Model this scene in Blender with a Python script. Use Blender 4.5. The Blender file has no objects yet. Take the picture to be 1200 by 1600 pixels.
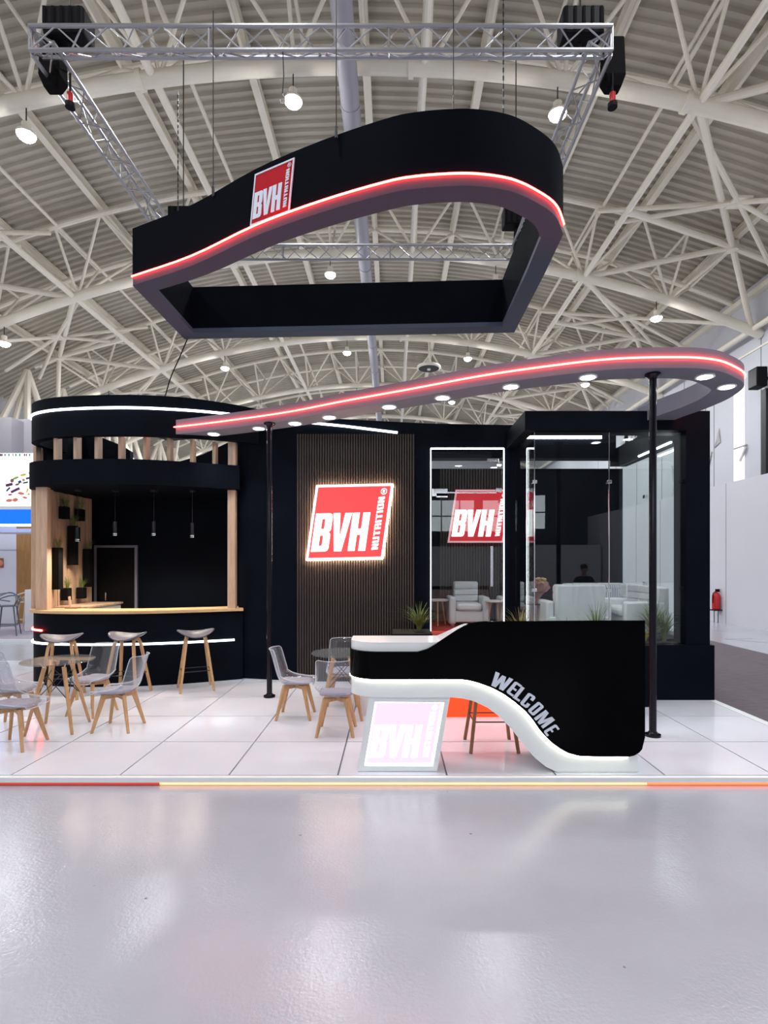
import bpy, math, random
from mathutils import Vector, Matrix
from mathutils.geometry import tessellate_polygon
R = math.radians
PI = math.pi
random.seed(7)
SC = bpy.context.scene
COL = SC.collection

# ------------------------------------------------------------------ camera, world, exposure
CAMZ, FOC, PX, PY = 1.77, 850.0, 613.0, 882.0      # eye height, focal length and principal point in 1200x1600 pixels
cam = bpy.data.cameras.new('camera'); camo = bpy.data.objects.new('camera', cam); COL.objects.link(camo)
camo.location = (0, 0, CAMZ); camo.rotation_euler = (R(90), 0, 0)
cam.sensor_fit = 'VERTICAL'; cam.sensor_height = 36.0; cam.lens = 36.0 * FOC / 1600
cam.shift_y = (PY - 800) / 1600; cam.shift_x = (600 - PX) / 1600
cam.clip_start = 0.05; cam.clip_end = 200
SC.camera = camo
wd = bpy.data.worlds.new('world'); SC.world = wd; wd.use_nodes = True
wd.node_tree.nodes['Background'].inputs[0].default_value = (0.86, 0.92, 1.0, 1)
wd.node_tree.nodes['Background'].inputs[1].default_value = 0.55
SC.view_settings.view_transform = 'Standard'; SC.view_settings.look = 'None'
SC.view_settings.gamma = 1.0; SC.view_settings.use_curve_mapping = False
SC.view_settings.exposure = 0.0
HALL_W = 126.0       # watts of one high-bay lamp
SPILL_W = 26.0       # what a high-bay lamp spills sideways and up to the roof
SPOT_W = 26.0        # watts of one canopy downlight

def lamp(name, kind, loc, energy, color=(1, 1, 1), parent=None, **kw):
    d = bpy.data.lights.new(name, kind); d.energy = energy; d.color = color
    for k, v in kw.items(): setattr(d, k, v)
    o = bpy.data.objects.new(name, d); COL.objects.link(o)
    if parent: o.parent = parent
    o.location = loc
    return o

def W(px, py, Y):                       # the point at depth Y that the photograph shows at (px, py)
    return Vector(((px - PX) * Y / FOC, Y, CAMZ - (py - PY) * Y / FOC))
def X_(px, Y): return (px - PX) * Y / FOC
def Z_(py, Y): return CAMZ - (py - PY) * Y / FOC
PZ = 0.07                               # top of the stand's platform

# ------------------------------------------------------------------ materials
def mat(name, col, rough=0.5, metal=0.0, spec=0.5, emit=None, es=0.0, coat=0.0):
    m = bpy.data.materials.new(name); m.use_nodes = True
    b = m.node_tree.nodes['Principled BSDF']
    b.inputs['Base Color'].default_value = (*col, 1); b.inputs['Roughness'].default_value = rough
    b.inputs['Metallic'].default_value = metal; b.inputs['Specular IOR Level'].default_value = spec
    b.inputs['Coat Weight'].default_value = coat; b.inputs['Coat Roughness'].default_value = 0.05
    if emit: b.inputs['Emission Color'].default_value = (*emit, 1); b.inputs['Emission Strength'].default_value = es
    return m
def nn(m, t, **kw):
    n = m.node_tree.nodes.new(t)
    for k, v in kw.items():
        if k in n.inputs: n.inputs[k].default_value = v
        else: setattr(n, k, v)
    return n
def lk(m, a, b): m.node_tree.links.new(a, b)
def coords(m, scale=(1, 1, 1), kind='Object'):
    tc = nn(m, 'ShaderNodeTexCoord'); mp = nn(m, 'ShaderNodeMapping'); mp.inputs['Scale'].default_value = scale
    lk(m, tc.outputs[kind], mp.inputs['Vector']); return mp.outputs['Vector']
def ramp(m, fac, stops):
    r = nn(m, 'ShaderNodeValToRGB'); e = r.color_ramp.elements
    while len(e) < len(stops): e.new(0.5)
    for x, (p, c) in zip(e, stops): x.position = p; x.color = (*c, 1) if len(c) == 3 else c
    lk(m, fac, r.inputs['Fac']); return r.outputs['Color']
def noise(m, vec, scale, detail=4, rough=0.55, dist=0.0):
    n = nn(m, 'ShaderNodeTexNoise', Scale=scale, Detail=detail, Roughness=rough, Distortion=dist)
    lk(m, vec, n.inputs['Vector']); return n.outputs['Fac']
def bump(m, h, strength, dist=0.01):
    b = nn(m, 'ShaderNodeBump', Strength=strength, Distance=dist); lk(m, h, b.inputs['Height'])
    lk(m, b.outputs['Normal'], m.node_tree.nodes['Principled BSDF'].inputs['Normal'])
def bs(m): return m.node_tree.nodes['Principled BSDF'].inputs
def vary(m, c0, c1, scale=(1, 1, 1), ns=4.0, rlo=None, rhi=None, bmp=0.0, lo=0.3, hi=0.7):
    f = noise(m, coords(m, scale), ns)
    lk(m, ramp(m, f, [(lo, c0), (hi, c1)]), bs(m)['Base Color'])
    if rlo is not None:
        lk(m, ramp(m, f, [(lo, (rlo,) * 3), (hi, (rhi,) * 3)]), bs(m)['Roughness'])
    if bmp: bump(m, f, bmp)
    return m
def srgb(*c): return tuple(((x / 255) / 12.92 if x <= 10 else (((x / 255) + 0.055) / 1.055) ** 2.4) for x in c)

M = {}
M['steel_white'] = vary(mat('white painted steel', (.7, .68, .62), 0.45), (.82, .76, .635), (.90, .845, .73), ns=1.5)
M['deck'] = vary(mat('painted roof decking', (.5, .49, .45), 0.6), (.44, .40, .325), (.56, .515, .43), (1, .3, 1), 0.6)
M['alu'] = vary(mat('brushed aluminium', (.6, .6, .62), 0.35, 0.9), (.30, .30, .32), (.48, .48, .50), ns=9)
M['black_case'] = mat('black moulded case', (.006, .006, .008), 0.6, spec=.1)
M['black_bag'] = mat('black canvas', (.006, .0055, .006), 0.9, spec=.08)
M['dark_metal'] = mat('dark metal', (.03, .03, .032), 0.4, 0.6)
M['navy'] = vary(mat('navy black painted board', (.006, .008, .014), 0.6, spec=0.06), (.0015, .0026, .006), (.003, .0045, .009), ns=2)
M['navy_matte'] = mat('navy black stretched fabric', (.002, .003, .006), 0.85, spec=0.05)
M['gloss_black'] = mat('gloss black laminate', (.0005, .0005, .001), 0.06, spec=0.06)
M['pole'] = mat('glossy black pole', (.004, .004, .008), 0.15, spec=0.25)
M['lilac'] = mat('light grey laminate', (.18, .18, .225), 0.55, spec=.25)
M['grey_band'] = mat('mid grey laminate', (.058, .070, .105), 0.6, spec=.2)
M['white_gloss'] = mat('white gloss laminate', (.86, .885, .885), 0.18)
M['white_matte'] = mat('white matte paint', (.72, .71, .75), 0.6)
M['tile'] = vary(mat('white gloss stage panel', (.74, .74, .78), 0.12), (.69, .705, .77), (.74, .755, .82), ns=1.2, rlo=.10, rhi=.22)
M['joint'] = mat('grey metal joint', (.22, .22, .24), 0.5)
M['upholstery'] = vary(mat('white leatherette', (.72, .73, .76), 0.45), (.68, .69, .73), (.76, .77, .80), ns=3)
M['stripe_fabric'] = mat('striped cushion fabric', (.5, .5, .6), 0.85)
M['cushion_grey'] = vary(mat('grey seat pad', (.30, .29, .34), 0.8), (.27, .26, .31), (.34, .33, .38), ns=30)
M['stool_grey'] = mat('grey moulded seat', (.13, .125, .16), 0.4)
M['red_carpet'] = vary(mat('red carpet', (.42, .03, .02), 0.9), (.36, .02, .015), (.48, .04, .025), ns=40)
M['carpet'] = vary(mat('mauve brown carpet', (.12, .10, .115), 0.95), (.095, .078, .09), (.15, .125, .14), (1, 6, 1), 5, bmp=.3)
M['booth_carpet'] = vary(mat('lilac grey carpet', (.30, .27, .33), 0.95), (.27, .24, .30), (.33, .30, .36), ns=20)
M['leaf'] = vary(mat('green grass blade', (.09, .16, .03), 0.55), (.06, .11, .02), (.20, .27, .06), ns=5)
M['leaf_dry'] = vary(mat('olive grass blade', (.16, .15, .04), 0.6), (.10, .10, .025), (.27, .23, .07), ns=5)
M['soil'] = mat('dark potting soil', (.02, .015, .01), 0.95)
M['red_gloss'] = mat('red enamel', (.45, .01, .01), 0.3)
M['red_print'] = vary(mat('red printed panel', (.52, .002, .012), 0.6, spec=.15), (.47, .001, .010), (.57, .004, .016), ns=2)
M['white_print'] = mat('white print', (.72, .76, .86), 0.5)
M['chrome'] = mat('chrome', (.8, .8, .82), 0.12, 1.0)
M['skin'] = mat('skin', (.35, .2, .15), 0.5)
M['dark_cloth'] = mat('dark clothing', (.012, .012, .016), 0.9)
M['hair'] = mat('dark hair', (.01, .008, .007), 0.6)
M['kraft'] = vary(mat('pink wrapping paper', (.35, .16, .15), 0.7), (.28, .11, .10), (.42, .22, .20), ns=5)
M['petal'] = vary(mat('dried flower head', (.4, .2, .12), 0.7), (.35, .10, .08), (.5, .38, .2), ns=12)
M['screen_white'] = mat('lit poster', (.9, .95, .95), 0.4, emit=(.92, 1, 1), es=1.0)
M['blue_lit'] = mat('lit blue band', (.0, .1, .8), 0.4, emit=(.0, .17, .9), es=0.75)
M['led_white'] = mat('white led strip', (1, 1, 1), 0.5, emit=(.9, .95, 1), es=5.0)
M['led_red'] = mat('red led strip', (1, .2, .1), 0.5, emit=(1, .028, .020), es=50.0)
M['led_warm'] = mat('warm led strip', (1, .9, .7), 0.5, emit=(1, .86, .55), es=5.0)
M['led_floor_red'] = mat('dim red led strip', (.5, .1, .05), 0.5, emit=(1, .05, .02), es=0.45)
M['led_floor_orange'] = mat('orange red led strip', (1, .3, .1), 0.5, emit=(1, .16, .045), es=1.9)
M['led_floor_warm'] = mat('warm orange led strip', (1, .8, .5), 0.5, emit=(1, .44, .16), es=2.0)
M['led_desk'] = mat('desk edge led strip', (1, 1, .8), 0.5, emit=(1, .97, .76), es=9.0)
M['downlight'] = mat('downlight lens', (1, 1, 1), 0.5, emit=(.93, .96, 1), es=30.0)
M['highbay'] = mat('high bay lens', (1, 1, 1), 0.5, emit=(.92, .96, 1), es=40.0)
M['sign_red'] = mat('backlit red face', (.8, .03, .03), 0.4, emit=(1, .058, .062), es=0.88)
M['sign_white'] = mat('backlit white', (1, 1, 1), 0.4, emit=(1, .97, 1), es=1.5)
M['sign_border'] = mat('backlit white edge', (1, 1, 1), 0.4, emit=(1, .93, .96), es=0.85)
M['halo'] = mat('warm halo strip', (1, .8, .6), 0.5, emit=(1, .78, .52), es=75.0)
M['halo_pink'] = mat('pink halo strip', (1, .6, .6), 0.5, emit=(1, .5, .5), es=3.0)
M['lightbox'] = mat('overlit pink face', (.1, .04, .08), 0.4, emit=(1, .82, .945), es=.97)
M['lightbox_white'] = mat('overlit white', (1, 1, 1), 0.4, emit=(1, 1, 1), es=1.5)
M['red_riser'] = mat('red lit riser', (.9, .06, .01), 0.5, emit=(1, .05, .002), es=0.95)
M['lit_white_panel'] = mat('lit white panel', (1, 1, 1), 0.5, emit=(1, 1, 1), es=1.3)
M['daylight'] = mat('daylit window pane', (.9, .95, 1), 0.2, emit=(.85, .93, 1), es=3.6)
M['strip_daylight'] = mat('daylit strip window pane', (.9, .9, .85), 0.3, emit=(1, .97, .90), es=0.62)
M['grey_paint'] = mat('grey painted trim', (.16, .16, .21), 0.5)
M['grey_decor'] = vary(mat('grey marbled facet', (.4, .39, .4), 0.6), (.30, .29, .30), (.58, .57, .58), ns=3)
M['wall'] = vary(mat('white wall panel', (.62, .61, .67), 0.7), (.60, .59, .65), (.65, .64, .70), ns=0.4)
M['wall_upper'] = vary(mat('grey white cladding', (.56, .57, .62), 0.65), (.54, .55, .60), (.58, .59, .64), ns=0.3)
M['wall_front'] = mat('dark grey cladding', (.05, .055, .07), 0.7)
M['led_room'] = mat('room led strip', (1, 1, 1), 0.5, emit=(.92, .96, 1), es=22.0)
M['stand_grey'] = mat('pale grey lilac board', (.30, .285, .315), 0.7)
M['duct'] = mat('lilac grey duct', (.36, .35, .40), 0.5)
M['blue_grey'] = mat('blue grey plastic', (.07, .10, .14), 0.5)
M['beige'] = mat('beige plastic', (.55, .45, .36), 0.5)

def wood(name, c0, c1, scale, rough=0.45):
    m = mat(name, c0, rough); v = coords(m, scale)
    n1 = noise(m, v, 3.0, 6, 0.6, 0.4); n2 = noise(m, v, 14.0, 3)
    mx = nn(m, 'ShaderNodeMath', operation='ADD'); lk(m, n1, mx.inputs[0])
    mu = nn(m, 'ShaderNodeMath', operation='MULTIPLY'); mu.inputs[1].default_value = 0.35
    lk(m, n2, mu.inputs[0]); lk(m, mu.outputs[0], mx.inputs[1])
    lk(m, ramp(m, mx.outputs[0], [(.42, c0), (.85, c1)]), bs(m)['Base Color']); bump(m, n2, .12, .003)
    return m
M['oak'] = wood('pale oak', (.40, .255, .165), (.60, .41, .285), (6, 6, .5))
M['oak_top'] = wood('warm oak worktop', (.55, .33, .15), (.72, .47, .25), (.6, 5, 5), .35)
M['beech'] = wood('beech leg', (.46, .245, .10), (.62, .37, .18), (12, 12, 1.2))
M['walnut'] = wood('brown wooden leg', (.24, .10, .04), (.34, .16, .07), (12, 12, 1.2))
M['slat'] = wood('dark walnut slat', (.024, .014, .011), (.046, .029, .023), (12, 12, .8), .5)
M['slat_gap'] = mat('black felt backing', (.004, .004, .005), 0.9)
M['booth_wood'] = wood('orange brown veneer', (.26, .12, .03), (.38, .20, .07), (12, 12, .6))

def stripes(m):
    v = coords(m, (1, 1, 1)); w = nn(m, 'ShaderNodeTexWave', Scale=9.0); lk(m, v, w.inputs['Vector'])
    lk(m, ramp(m, w.outputs['Fac'], [(.35, (.30, .30, .40)), (.6, (.72, .72, .78))]), bs(m)['Base Color'])
stripes(M['stripe_fabric'])

def glassmat(name, tint, ior, gl_rough=0.0, body=0.0, bodycol=(.8, .8, .85), edge=0.0):
    m = bpy.data.materials.new(name); m.use_nodes = True; t = m.node_tree; t.nodes.clear()
    out = t.nodes.new('ShaderNodeOutputMaterial')
    tr = t.nodes.new('ShaderNodeBsdfTransparent'); tr.inputs[0].default_value = (*tint, 1)
    gl = t.nodes.new('ShaderNodeBsdfGlossy'); gl.inputs['Roughness'].default_value = gl_rough
    lf = t.nodes.new('ShaderNodeLayerWeight'); lf.inputs[0].default_value = 0.5
    p5 = t.nodes.new('ShaderNodeMath'); p5.operation = 'POWER'; p5.inputs[1].default_value = 5.0; t.links.new(lf.outputs['Facing'], p5.inputs[0])
    fr = t.nodes.new('ShaderNodeMath'); fr.operation = 'MULTIPLY_ADD'; f0 = ((ior - 1) / (ior + 1)) ** 2; fr.inputs[1].default_value = 1 - f0; fr.inputs[2].default_value = f0; t.links.new(p5.outputs[0], fr.inputs[0])   # Schlick, the same from both faces of the pane
    mx = t.nodes.new('ShaderNodeMixShader')
    t.links.new(fr.outputs[0], mx.inputs[0]); t.links.new(tr.outputs[0], mx.inputs[1]); t.links.new(gl.outputs[0], mx.inputs[2])
    last = mx
    if body or edge:
        df = t.nodes.new('ShaderNodeBsdfDiffuse'); df.inputs[0].default_value = (*bodycol, 1)
        lw = t.nodes.new('ShaderNodeLayerWeight'); lw.inputs[0].default_value = 0.35
        ma = t.nodes.new('ShaderNodeMath'); ma.operation = 'MULTIPLY_ADD'
        pw = t.nodes.new('ShaderNodeMath'); pw.operation = 'POWER'; pw.inputs[1].default_value = 2.0
        t.links.new(lw.outputs['Facing'], pw.inputs[0]); t.links.new(pw.outputs[0], ma.inputs[0])
        ma.inputs[1].default_value = edge; ma.inputs[2].default_value = body
        m2 = t.nodes.new('ShaderNodeMixShader'); t.links.new(ma.outputs[0], m2.inputs[0])
        t.links.new(mx.outputs[0], m2.inputs[1]); t.links.new(df.outputs[0], m2.inputs[2]); last = m2
    t.links.new(last.outputs[0], out.inputs[0]); return m
M['glass'] = glassmat('clear glass pane', (.93, .96, .95), 1.52)
M['acrylic'] = glassmat('clear acrylic', (.90, .91, .93), 1.5, .02, .03, (.75, .77, .82), .55)
M['rim'] = glassmat('acrylic rim', (.9, .92, .95), 1.5, .1, .40, (.85, .87, .92), .3)
M['glass_top'] = glassmat('clear glass table top', (.88, .90, .895), 1.5, .0, .01, (.5, .55, .55), .15)

# the hall's polished concrete
m = mat('polished concrete', (.46, .45, .47), 0.25); M['concrete'] = m
v = coords(m)
big = noise(m, v, .45, 3); mid = noise(m, v, 3.0, 6, .65); fine = noise(m, v, 60.0, 3)
c1 = ramp(m, big, [(.3, (.39, .40, .45)), (.7, (.44, .45, .50))])
c2 = ramp(m, mid, [(.3, (.955, .955, .955)), (.65, (1, 1, 1))])
mx = nn(m, 'ShaderNodeMix', data_type='RGBA', blend_type='MULTIPLY'); mx.inputs['Factor'].default_value = 1
lk(m, c1, mx.inputs[6]); lk(m, c2, mx.inputs[7])
vo = nn(m, 'ShaderNodeTexVoronoi', Scale=2.6); lk(m, v, vo.inputs['Vector'])
vw = noise(m, v, 9.0, 4, .7, 1.5)
ad = nn(m, 'ShaderNodeMath', operation='MULTIPLY_ADD'); lk(m, vw, ad.inputs[0]); ad.inputs[1].default_value = .03; lk(m, vo.outputs['Distance'], ad.inputs[2])
spk = ramp(m, ad.outputs[0], [(.034, (.25, .24, .24)), (.042, (1, 1, 1))])
mx2 = nn(m, 'ShaderNodeMix', data_type='RGBA', blend_type='MULTIPLY'); mx2.inputs['Factor'].default_value = .8
lk(m, mx.outputs[2], mx2.inputs[6]); lk(m, spk, mx2.inputs[7])
lk(m, mx2.outputs[2], bs(m)['Base Color'])
ro = nn(m, 'ShaderNodeMath', operation='MULTIPLY_ADD'); lk(m, big, ro.inputs[0]); ro.inputs[1].default_value = .12; ro.inputs[2].default_value = .12; lk(m, ro.outputs[0], bs(m)['Roughness'])
bb = nn(m, 'ShaderNodeMath', operation='ADD'); lk(m, noise(m, v, 22.0, 3, .6, .6), bb.inputs[0]); lk(m, fine, bb.inputs[1])
bump(m, bb.outputs[0], .22, .005)

# ------------------------------------------------------------------ mesh building
class MB:
    def __init__(s): s.v = []; s.f = []
    def add(s, vs, fs):
        n = len(s.v); s.v += [tuple(p) for p in vs]; s.f += [tuple(i + n for i in q) for q in fs]; return s
    def box(s, x0, x1, y0, y1, z0, z1):
        return s.add([(x0, y0, z0), (x1, y0, z0), (x1, y1, z0), (x0, y1, z0), (x0, y0, z1), (x1, y0, z1), (x1, y1, z1), (x0, y1, z1)],
                     [(0, 3, 2, 1), (4, 5, 6, 7), (0, 1, 5, 4), (1, 2, 6, 5), (2, 3, 7, 6), (3, 0, 4, 7)])
    def tube(s, p0, p1, r, n=8, r2=None): return s.sweep([p0, p1], r if r2 is None else [r, r2], n)
    def sweep(s, pts, r, n=8, closed=False, sx=1.0):
        pts = [Vector(p) for p in pts]; k = len(pts); rs = r if isinstance(r, (list, tuple)) else [r] * k
        up = None; vs = []
        for i, p in enumerate(pts):
            if closed: t = (pts[(i + 1) % k] - pts[i - 1])
            else: t = (pts[min(i + 1, k - 1)] - pts[max(i - 1, 0)])
            t.normalize()
            if up is None:
                up = Vector((0, 0, 1)) if abs(t.z) < .9 else Vector((0, 1, 0))
            a = t.cross(up)
            if a.length < 1e-6: a = t.orthogonal()
            a.normalize(); up = a.cross(t).normalized()
            for j in range(n):
                th = 2 * PI * (j + .5) / n
                vs.append(p + (a * math.cos(th) * sx + up * math.sin(th)) * rs[i])
        fs = []
        for i in range(k if closed else k - 1):
            for j in range(n):
                a0 = i * n + j; a1 = i * n + (j + 1) % n; i2 = (i + 1) % k
                fs.append((a0, a1, i2 * n + (j + 1) % n, i2 * n + j))
        if not closed: fs += [tuple(reversed(range(n))), tuple(range((k - 1) * n, k * n))]
        return s.add(vs, fs)
    def beam(s, p0, p1, w, h):                         # rectangular bar between two points
        p0, p1 = Vector(p0), Vector(p1); t = (p1 - p0).normalized()
        up = Vector((0, 0, 1)) if abs(t.z) < .95 else Vector((0, 1, 0))
        a = t.cross(up).normalized() * w / 2; b = a.cross(t).normalized() * h / 2
        vs = [q + sa * a + sb * b for q in (p0, p1) for sa, sb in ((-1, -1), (1, -1), (1, 1), (-1, 1))]
        return s.add(vs, [(3, 2, 1, 0), (4, 5, 6, 7), (0, 1, 5, 4), (1, 2, 6, 5), (2, 3, 7, 6), (3, 0, 4, 7)])
    def lathe(s, prof, n=24, c=(0, 0, 0)):             # profile of (r, z)
        vs = [(c[0] + r * math.cos(2 * PI * j / n), c[1] + r * math.sin(2 * PI * j / n), c[2] + z) for r, z in prof for j in range(n)]
        fs = [(i * n + j, i * n + (j + 1) % n, (i + 1) * n + (j + 1) % n, (i + 1) * n + j) for i in range(len(prof) - 1) for j in range(n)]
        fs += [tuple(reversed(range(n))), tuple(range((len(prof) - 1) * n, len(prof) * n))]
        return s.add(vs, fs)
    def wall(s, path, z0, z1, thick, closed=False):    # upright strip along a plan path; z0, z1 numbers or lists; thick to the left of travel
        k = len(path); P = [Vector((p[0], p[1], 0)) for p in path]
        g = lambda z, i: z[i] if isinstance(z, (list, tuple)) else z
        vs = []
        for i in range(k):
            if closed: a, b = P[i] - P[i - 1], P[(i + 1) % k] - P[i]
            else: a, b = P[i] - P[max(i - 1, 0)], P[min(i + 1, k - 1)] - P[i]
            if a.length < 1e-9: a = b
            if b.length < 1e-9: b = a
            na = Vector((-a.y, a.x, 0)).normalized(); nb = Vector((-b.y, b.x, 0)).normalized()
            nv = (na + nb); nv.normalize(); c = max(.35, nv.dot(na)); o = nv * thick / c
            for q in (P[i], P[i] + o):
                vs.append((q.x, q.y, g(z0, i))); vs.append((q.x, q.y, g(z1, i)))
        fs = []
        for i in range(k if closed else k - 1):
            a = 4 * i; b = 4 * ((i + 1) % k)
            fs += [(a, b, b + 1, a + 1), (a + 3, b + 3, b + 2, a + 2), (a + 1, b + 1, b + 3, a + 3), (a + 2, b + 2, b, a)]
        if not closed: fs += [(0, 1, 3, 2), (4 * k - 4, 4 * k - 2, 4 * k - 1, 4 * k - 3)]
        return s.add(vs, fs)
    def prism(s, loops, fn, d):                        # 2D polygon (outer, holes...) mapped by fn(u, v, w), w from 0 to d
        flat = [p for l in loops for p in l]
        tris = tessellate_polygon([[Vector((p[0], p[1], 0)) for p in l] for l in loops])
        n = len(flat); vs = [fn(u, v, 0) for u, v in flat] + [fn(u, v, d) for u, v in flat]
        fs = []
        for t in tris:
            (ax, ay), (bx, by), (cx, cy) = [flat[i] for i in t]
            if (bx - ax) * (cy - ay) - (by - ay) * (cx - ax) < 0: t = (t[0], t[2], t[1])
            fs += [tuple(i + n for i in t), (t[2], t[1], t[0])]
        o = 0
        for l in loops:
            k = len(l); area = sum(l[i][0] * l[(i + 1) % k][1] - l[(i + 1) % k][0] * l[i][1] for i in range(k))
            hole = l is not loops[0]
            for i in range(k):
                a, b = o + i, o + (i + 1) % k
                q = (a, b, b + n, a + n)
                fs.append(q if (area > 0) != hole else tuple(reversed(q)))
            o += k
        return s.add(vs, fs)
    def disc(s, c, r, n=24, up=False):
        vs = [(c[0] + r * math.cos(2 * PI * j / n), c[1] + r * math.sin(2 * PI * j / n), c[2]) for j in range(n)]
        return s.add(vs, [tuple(range(n)) if up else tuple(reversed(range(n)))])
    def mesh(s, name, m, ang=35):
        me = bpy.data.meshes.new(name); me.from_pydata(s.v, [], s.f); me.update()
        if m: me.materials.append(m)
        if ang:
            me.shade_smooth(); me.set_sharp_from_angle(angle=R(ang))
        return me
    def build(s, name, m, parent=None, ang=35, bevel=0, **tags):
        return link(name, s.mesh(name, m, ang), parent, bevel=bevel, **tags)
def link(name, me, parent=None, loc=None, rot=None, scale=None, bevel=0, **tags):
    o = bpy.data.objects.new(name, me); COL.objects.link(o)
    if parent is not None:
        o.parent = parent
        if parent.get('_w'): o.matrix_parent_inverse = Matrix.Translation(-Vector(parent.location))   # children given in world coordinates
    if loc is not None: o.location = loc
    if rot is not None: o.rotation_euler = rot
    if scale is not None: o.scale = scale
    if bevel:
        b = o.modifiers.new('bevel', 'BEVEL'); b.width = bevel; b.segments = 2; b.limit_method = 'ANGLE'; b.angle_limit = R(50)
    for k, v in tags.items(): o[k] = v
    return o
def tag(o, label=None, category=None, group=None, kind=None):
    for k, v in (('label', label), ('category', category), ('group', group), ('kind', kind)):
        if v: o[k] = v
    return o
def thing(name, loc, label=None, category=None, group=None, kind=None, world=True, rz=0):
    o = bpy.data.objects.new(name, None); COL.objects.link(o); o.location = loc; o.rotation_euler = (0, 0, rz); o.empty_display_size = .1
    if world: o['_w'] = 1
    return tag(o, label, category, group, kind)
def kids(o): return [c for c in bpy.data.objects if c.parent == o]
def dup(o, loc=None, rz=None, label=None, parent=None):
    c = o.copy(); COL.objects.link(c)
    if parent is not None: c.parent = parent
    if loc is not None: c.location = loc
    if rz is not None: c.rotation_euler = (0, 0, rz)
    if label: c['label'] = label
    for k in kids(o): dup(k, parent=c)
    return c
UNIT = {}
def bar(name, p0, p1, r, m, parent, n=8):              # a straight tube as an object of its own, sharing a unit cylinder
    key = (m.name, n)
    if key not in UNIT: UNIT[key] = MB().tube((0, 0, 0), (0, 0, 1), 1, n).mesh('unit tube', m)
    p0, p1 = Vector(p0), Vector(p1); d = p1 - p0
    o = link(name, UNIT[key], parent); o.rotation_mode = 'QUATERNION'
    o.location = p0; o.rotation_quaternion = Vector((0, 0, 1)).rotation_difference(d); o.scale = (r, r, d.length)
    return o
def spline(pts, n=8, closed=False):                    # Catmull-Rom through points
    P = [Vector(p) for p in pts]; k = len(P); out = []
    for i in range(k if closed else k - 1):
        p0 = P[(i - 1) % k] if closed or i else P[0] * 2 - P[1]
        p1, p2 = P[i], P[(i + 1) % k]
        p3 = P[(i + 2) % k] if closed or i + 2 < k else P[-1] * 2 - P[-2]
        for j in range(n):
            t = j / n
            out.append(.5 * ((2 * p1) + (p2 - p0) * t + (2 * p0 - 5 * p1 + 4 * p2 - p3) * t * t + (3 * p1 - p0 - 3 * p2 + p3) * t ** 3))
    if not closed: out.append(P[-1])
    return out
def lerp(xs, ys, x):
    if x <= xs[0]: return ys[0]
    for a, b, c, d in zip(xs, xs[1:], ys, ys[1:]):
        if x <= b: return c + (d - c) * (x - a) / (b - a)
    return ys[-1]

# heavy condensed letters, height 1: outer loop, then holes
GL = {
 'B': [[(0, 0), (.36, 0), (.42, .03), (.44, .09), (.44, .43), (.42, .48), (.37, .505), (.42, .53), (.44, .58), (.44, .91), (.42, .97), (.36, 1), (0, 1)],
       [(.18, .15), (.26, .15), (.26, .42), (.18, .42)], [(.18, .59), (.26, .59), (.26, .85), (.18, .85)]],
 'V': [[(.14, 0), (.33, 0), (.48, 1), (.30, 1), (.235, .34), (.17, 1), (-.01, 1)]],
 'H': [[(0, 0), (.18, 0), (.18, .42), (.27, .42), (.27, 0), (.45, 0), (.45, 1), (.27, 1), (.27, .58), (.18, .58), (.18, 1), (0, 1)]],
 'N': [[(0, 0), (.15, 0), (.15, .55), (.28, 0), (.44, 0), (.44, 1), (.29, 1), (.29, .45), (.16, 1), (0, 1)]],
 'U': [[(.08, 0), (.36, 0), (.44, .08), (.44, 1), (.28, 1), (.28, .15), (.16, .15), (.16, 1), (0, 1), (0, .08)]],
 'T': [[(.13, 0), (.29, 0), (.29, .83), (.42, .83), (.42, 1), (0, 1), (0, .83), (.13, .83)]],
 'R': [[(0, 0), (.16, 0), (.16, .43), (.22, .43), (.28, .37), (.28, 0), (.44, 0), (.44, .43), (.38, .50), (.44, .57), (.44, .92), (.37, 1), (0, 1)],
       [(.16, .57), (.28, .57), (.28, .86), (.16, .86)]],
 'I': [[(0, 0), (.16, 0), (.16, 1), (0, 1)]],
 'O': [[(.08, 0), (.36, 0), (.44, .08), (.44, .92), (.36, 1), (.08, 1), (0, .92), (0, .08)], [(.16, .15), (.28, .15), (.28, .85), (.16, .85)]],
 'W': [[(.11, 0), (.27, 0), (.33, .50), (.39, 0), (.55, 0), (.66, 1), (.51, 1), (.46, .42), (.40, .95), (.26, .95), (.20, .42), (.15, 1), (0, 1)]],
 'E': [[(.08, 0), (.40, 0), (.40, .15), (.16, .15), (.16, .43), (.34, .43), (.34, .57), (.16, .57), (.16, .85), (.40, .85), (.40, 1), (.08, 1), (0, .92), (0, .08)]],
 'L': [[(0, 0), (.36, 0), (.36, .15), (.16, .15), (.16, 1), (0, 1)]],
 'C': [[(.08, 0), (.36, 0), (.44, .08), (.44, .36), (.28, .36), (.28, .15), (.16, .15), (.16, .85), (.28, .85), (.28, .64), (.44, .64), (.44, .92), (.36, 1), (.08, 1), (0, .92), (0, .08)]],
 'M': [[(0, 0), (.15, 0), (.15, .6), (.26, 0), (.40, 0), (.51, .6), (.51, 0), (.66, 0), (.66, 1), (.45, 1), (.33, .4), (.21, 1), (0, 1)]],
}
GW = {k: max(p[0] for p in v[0]) for k, v in GL.items()}

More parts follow.
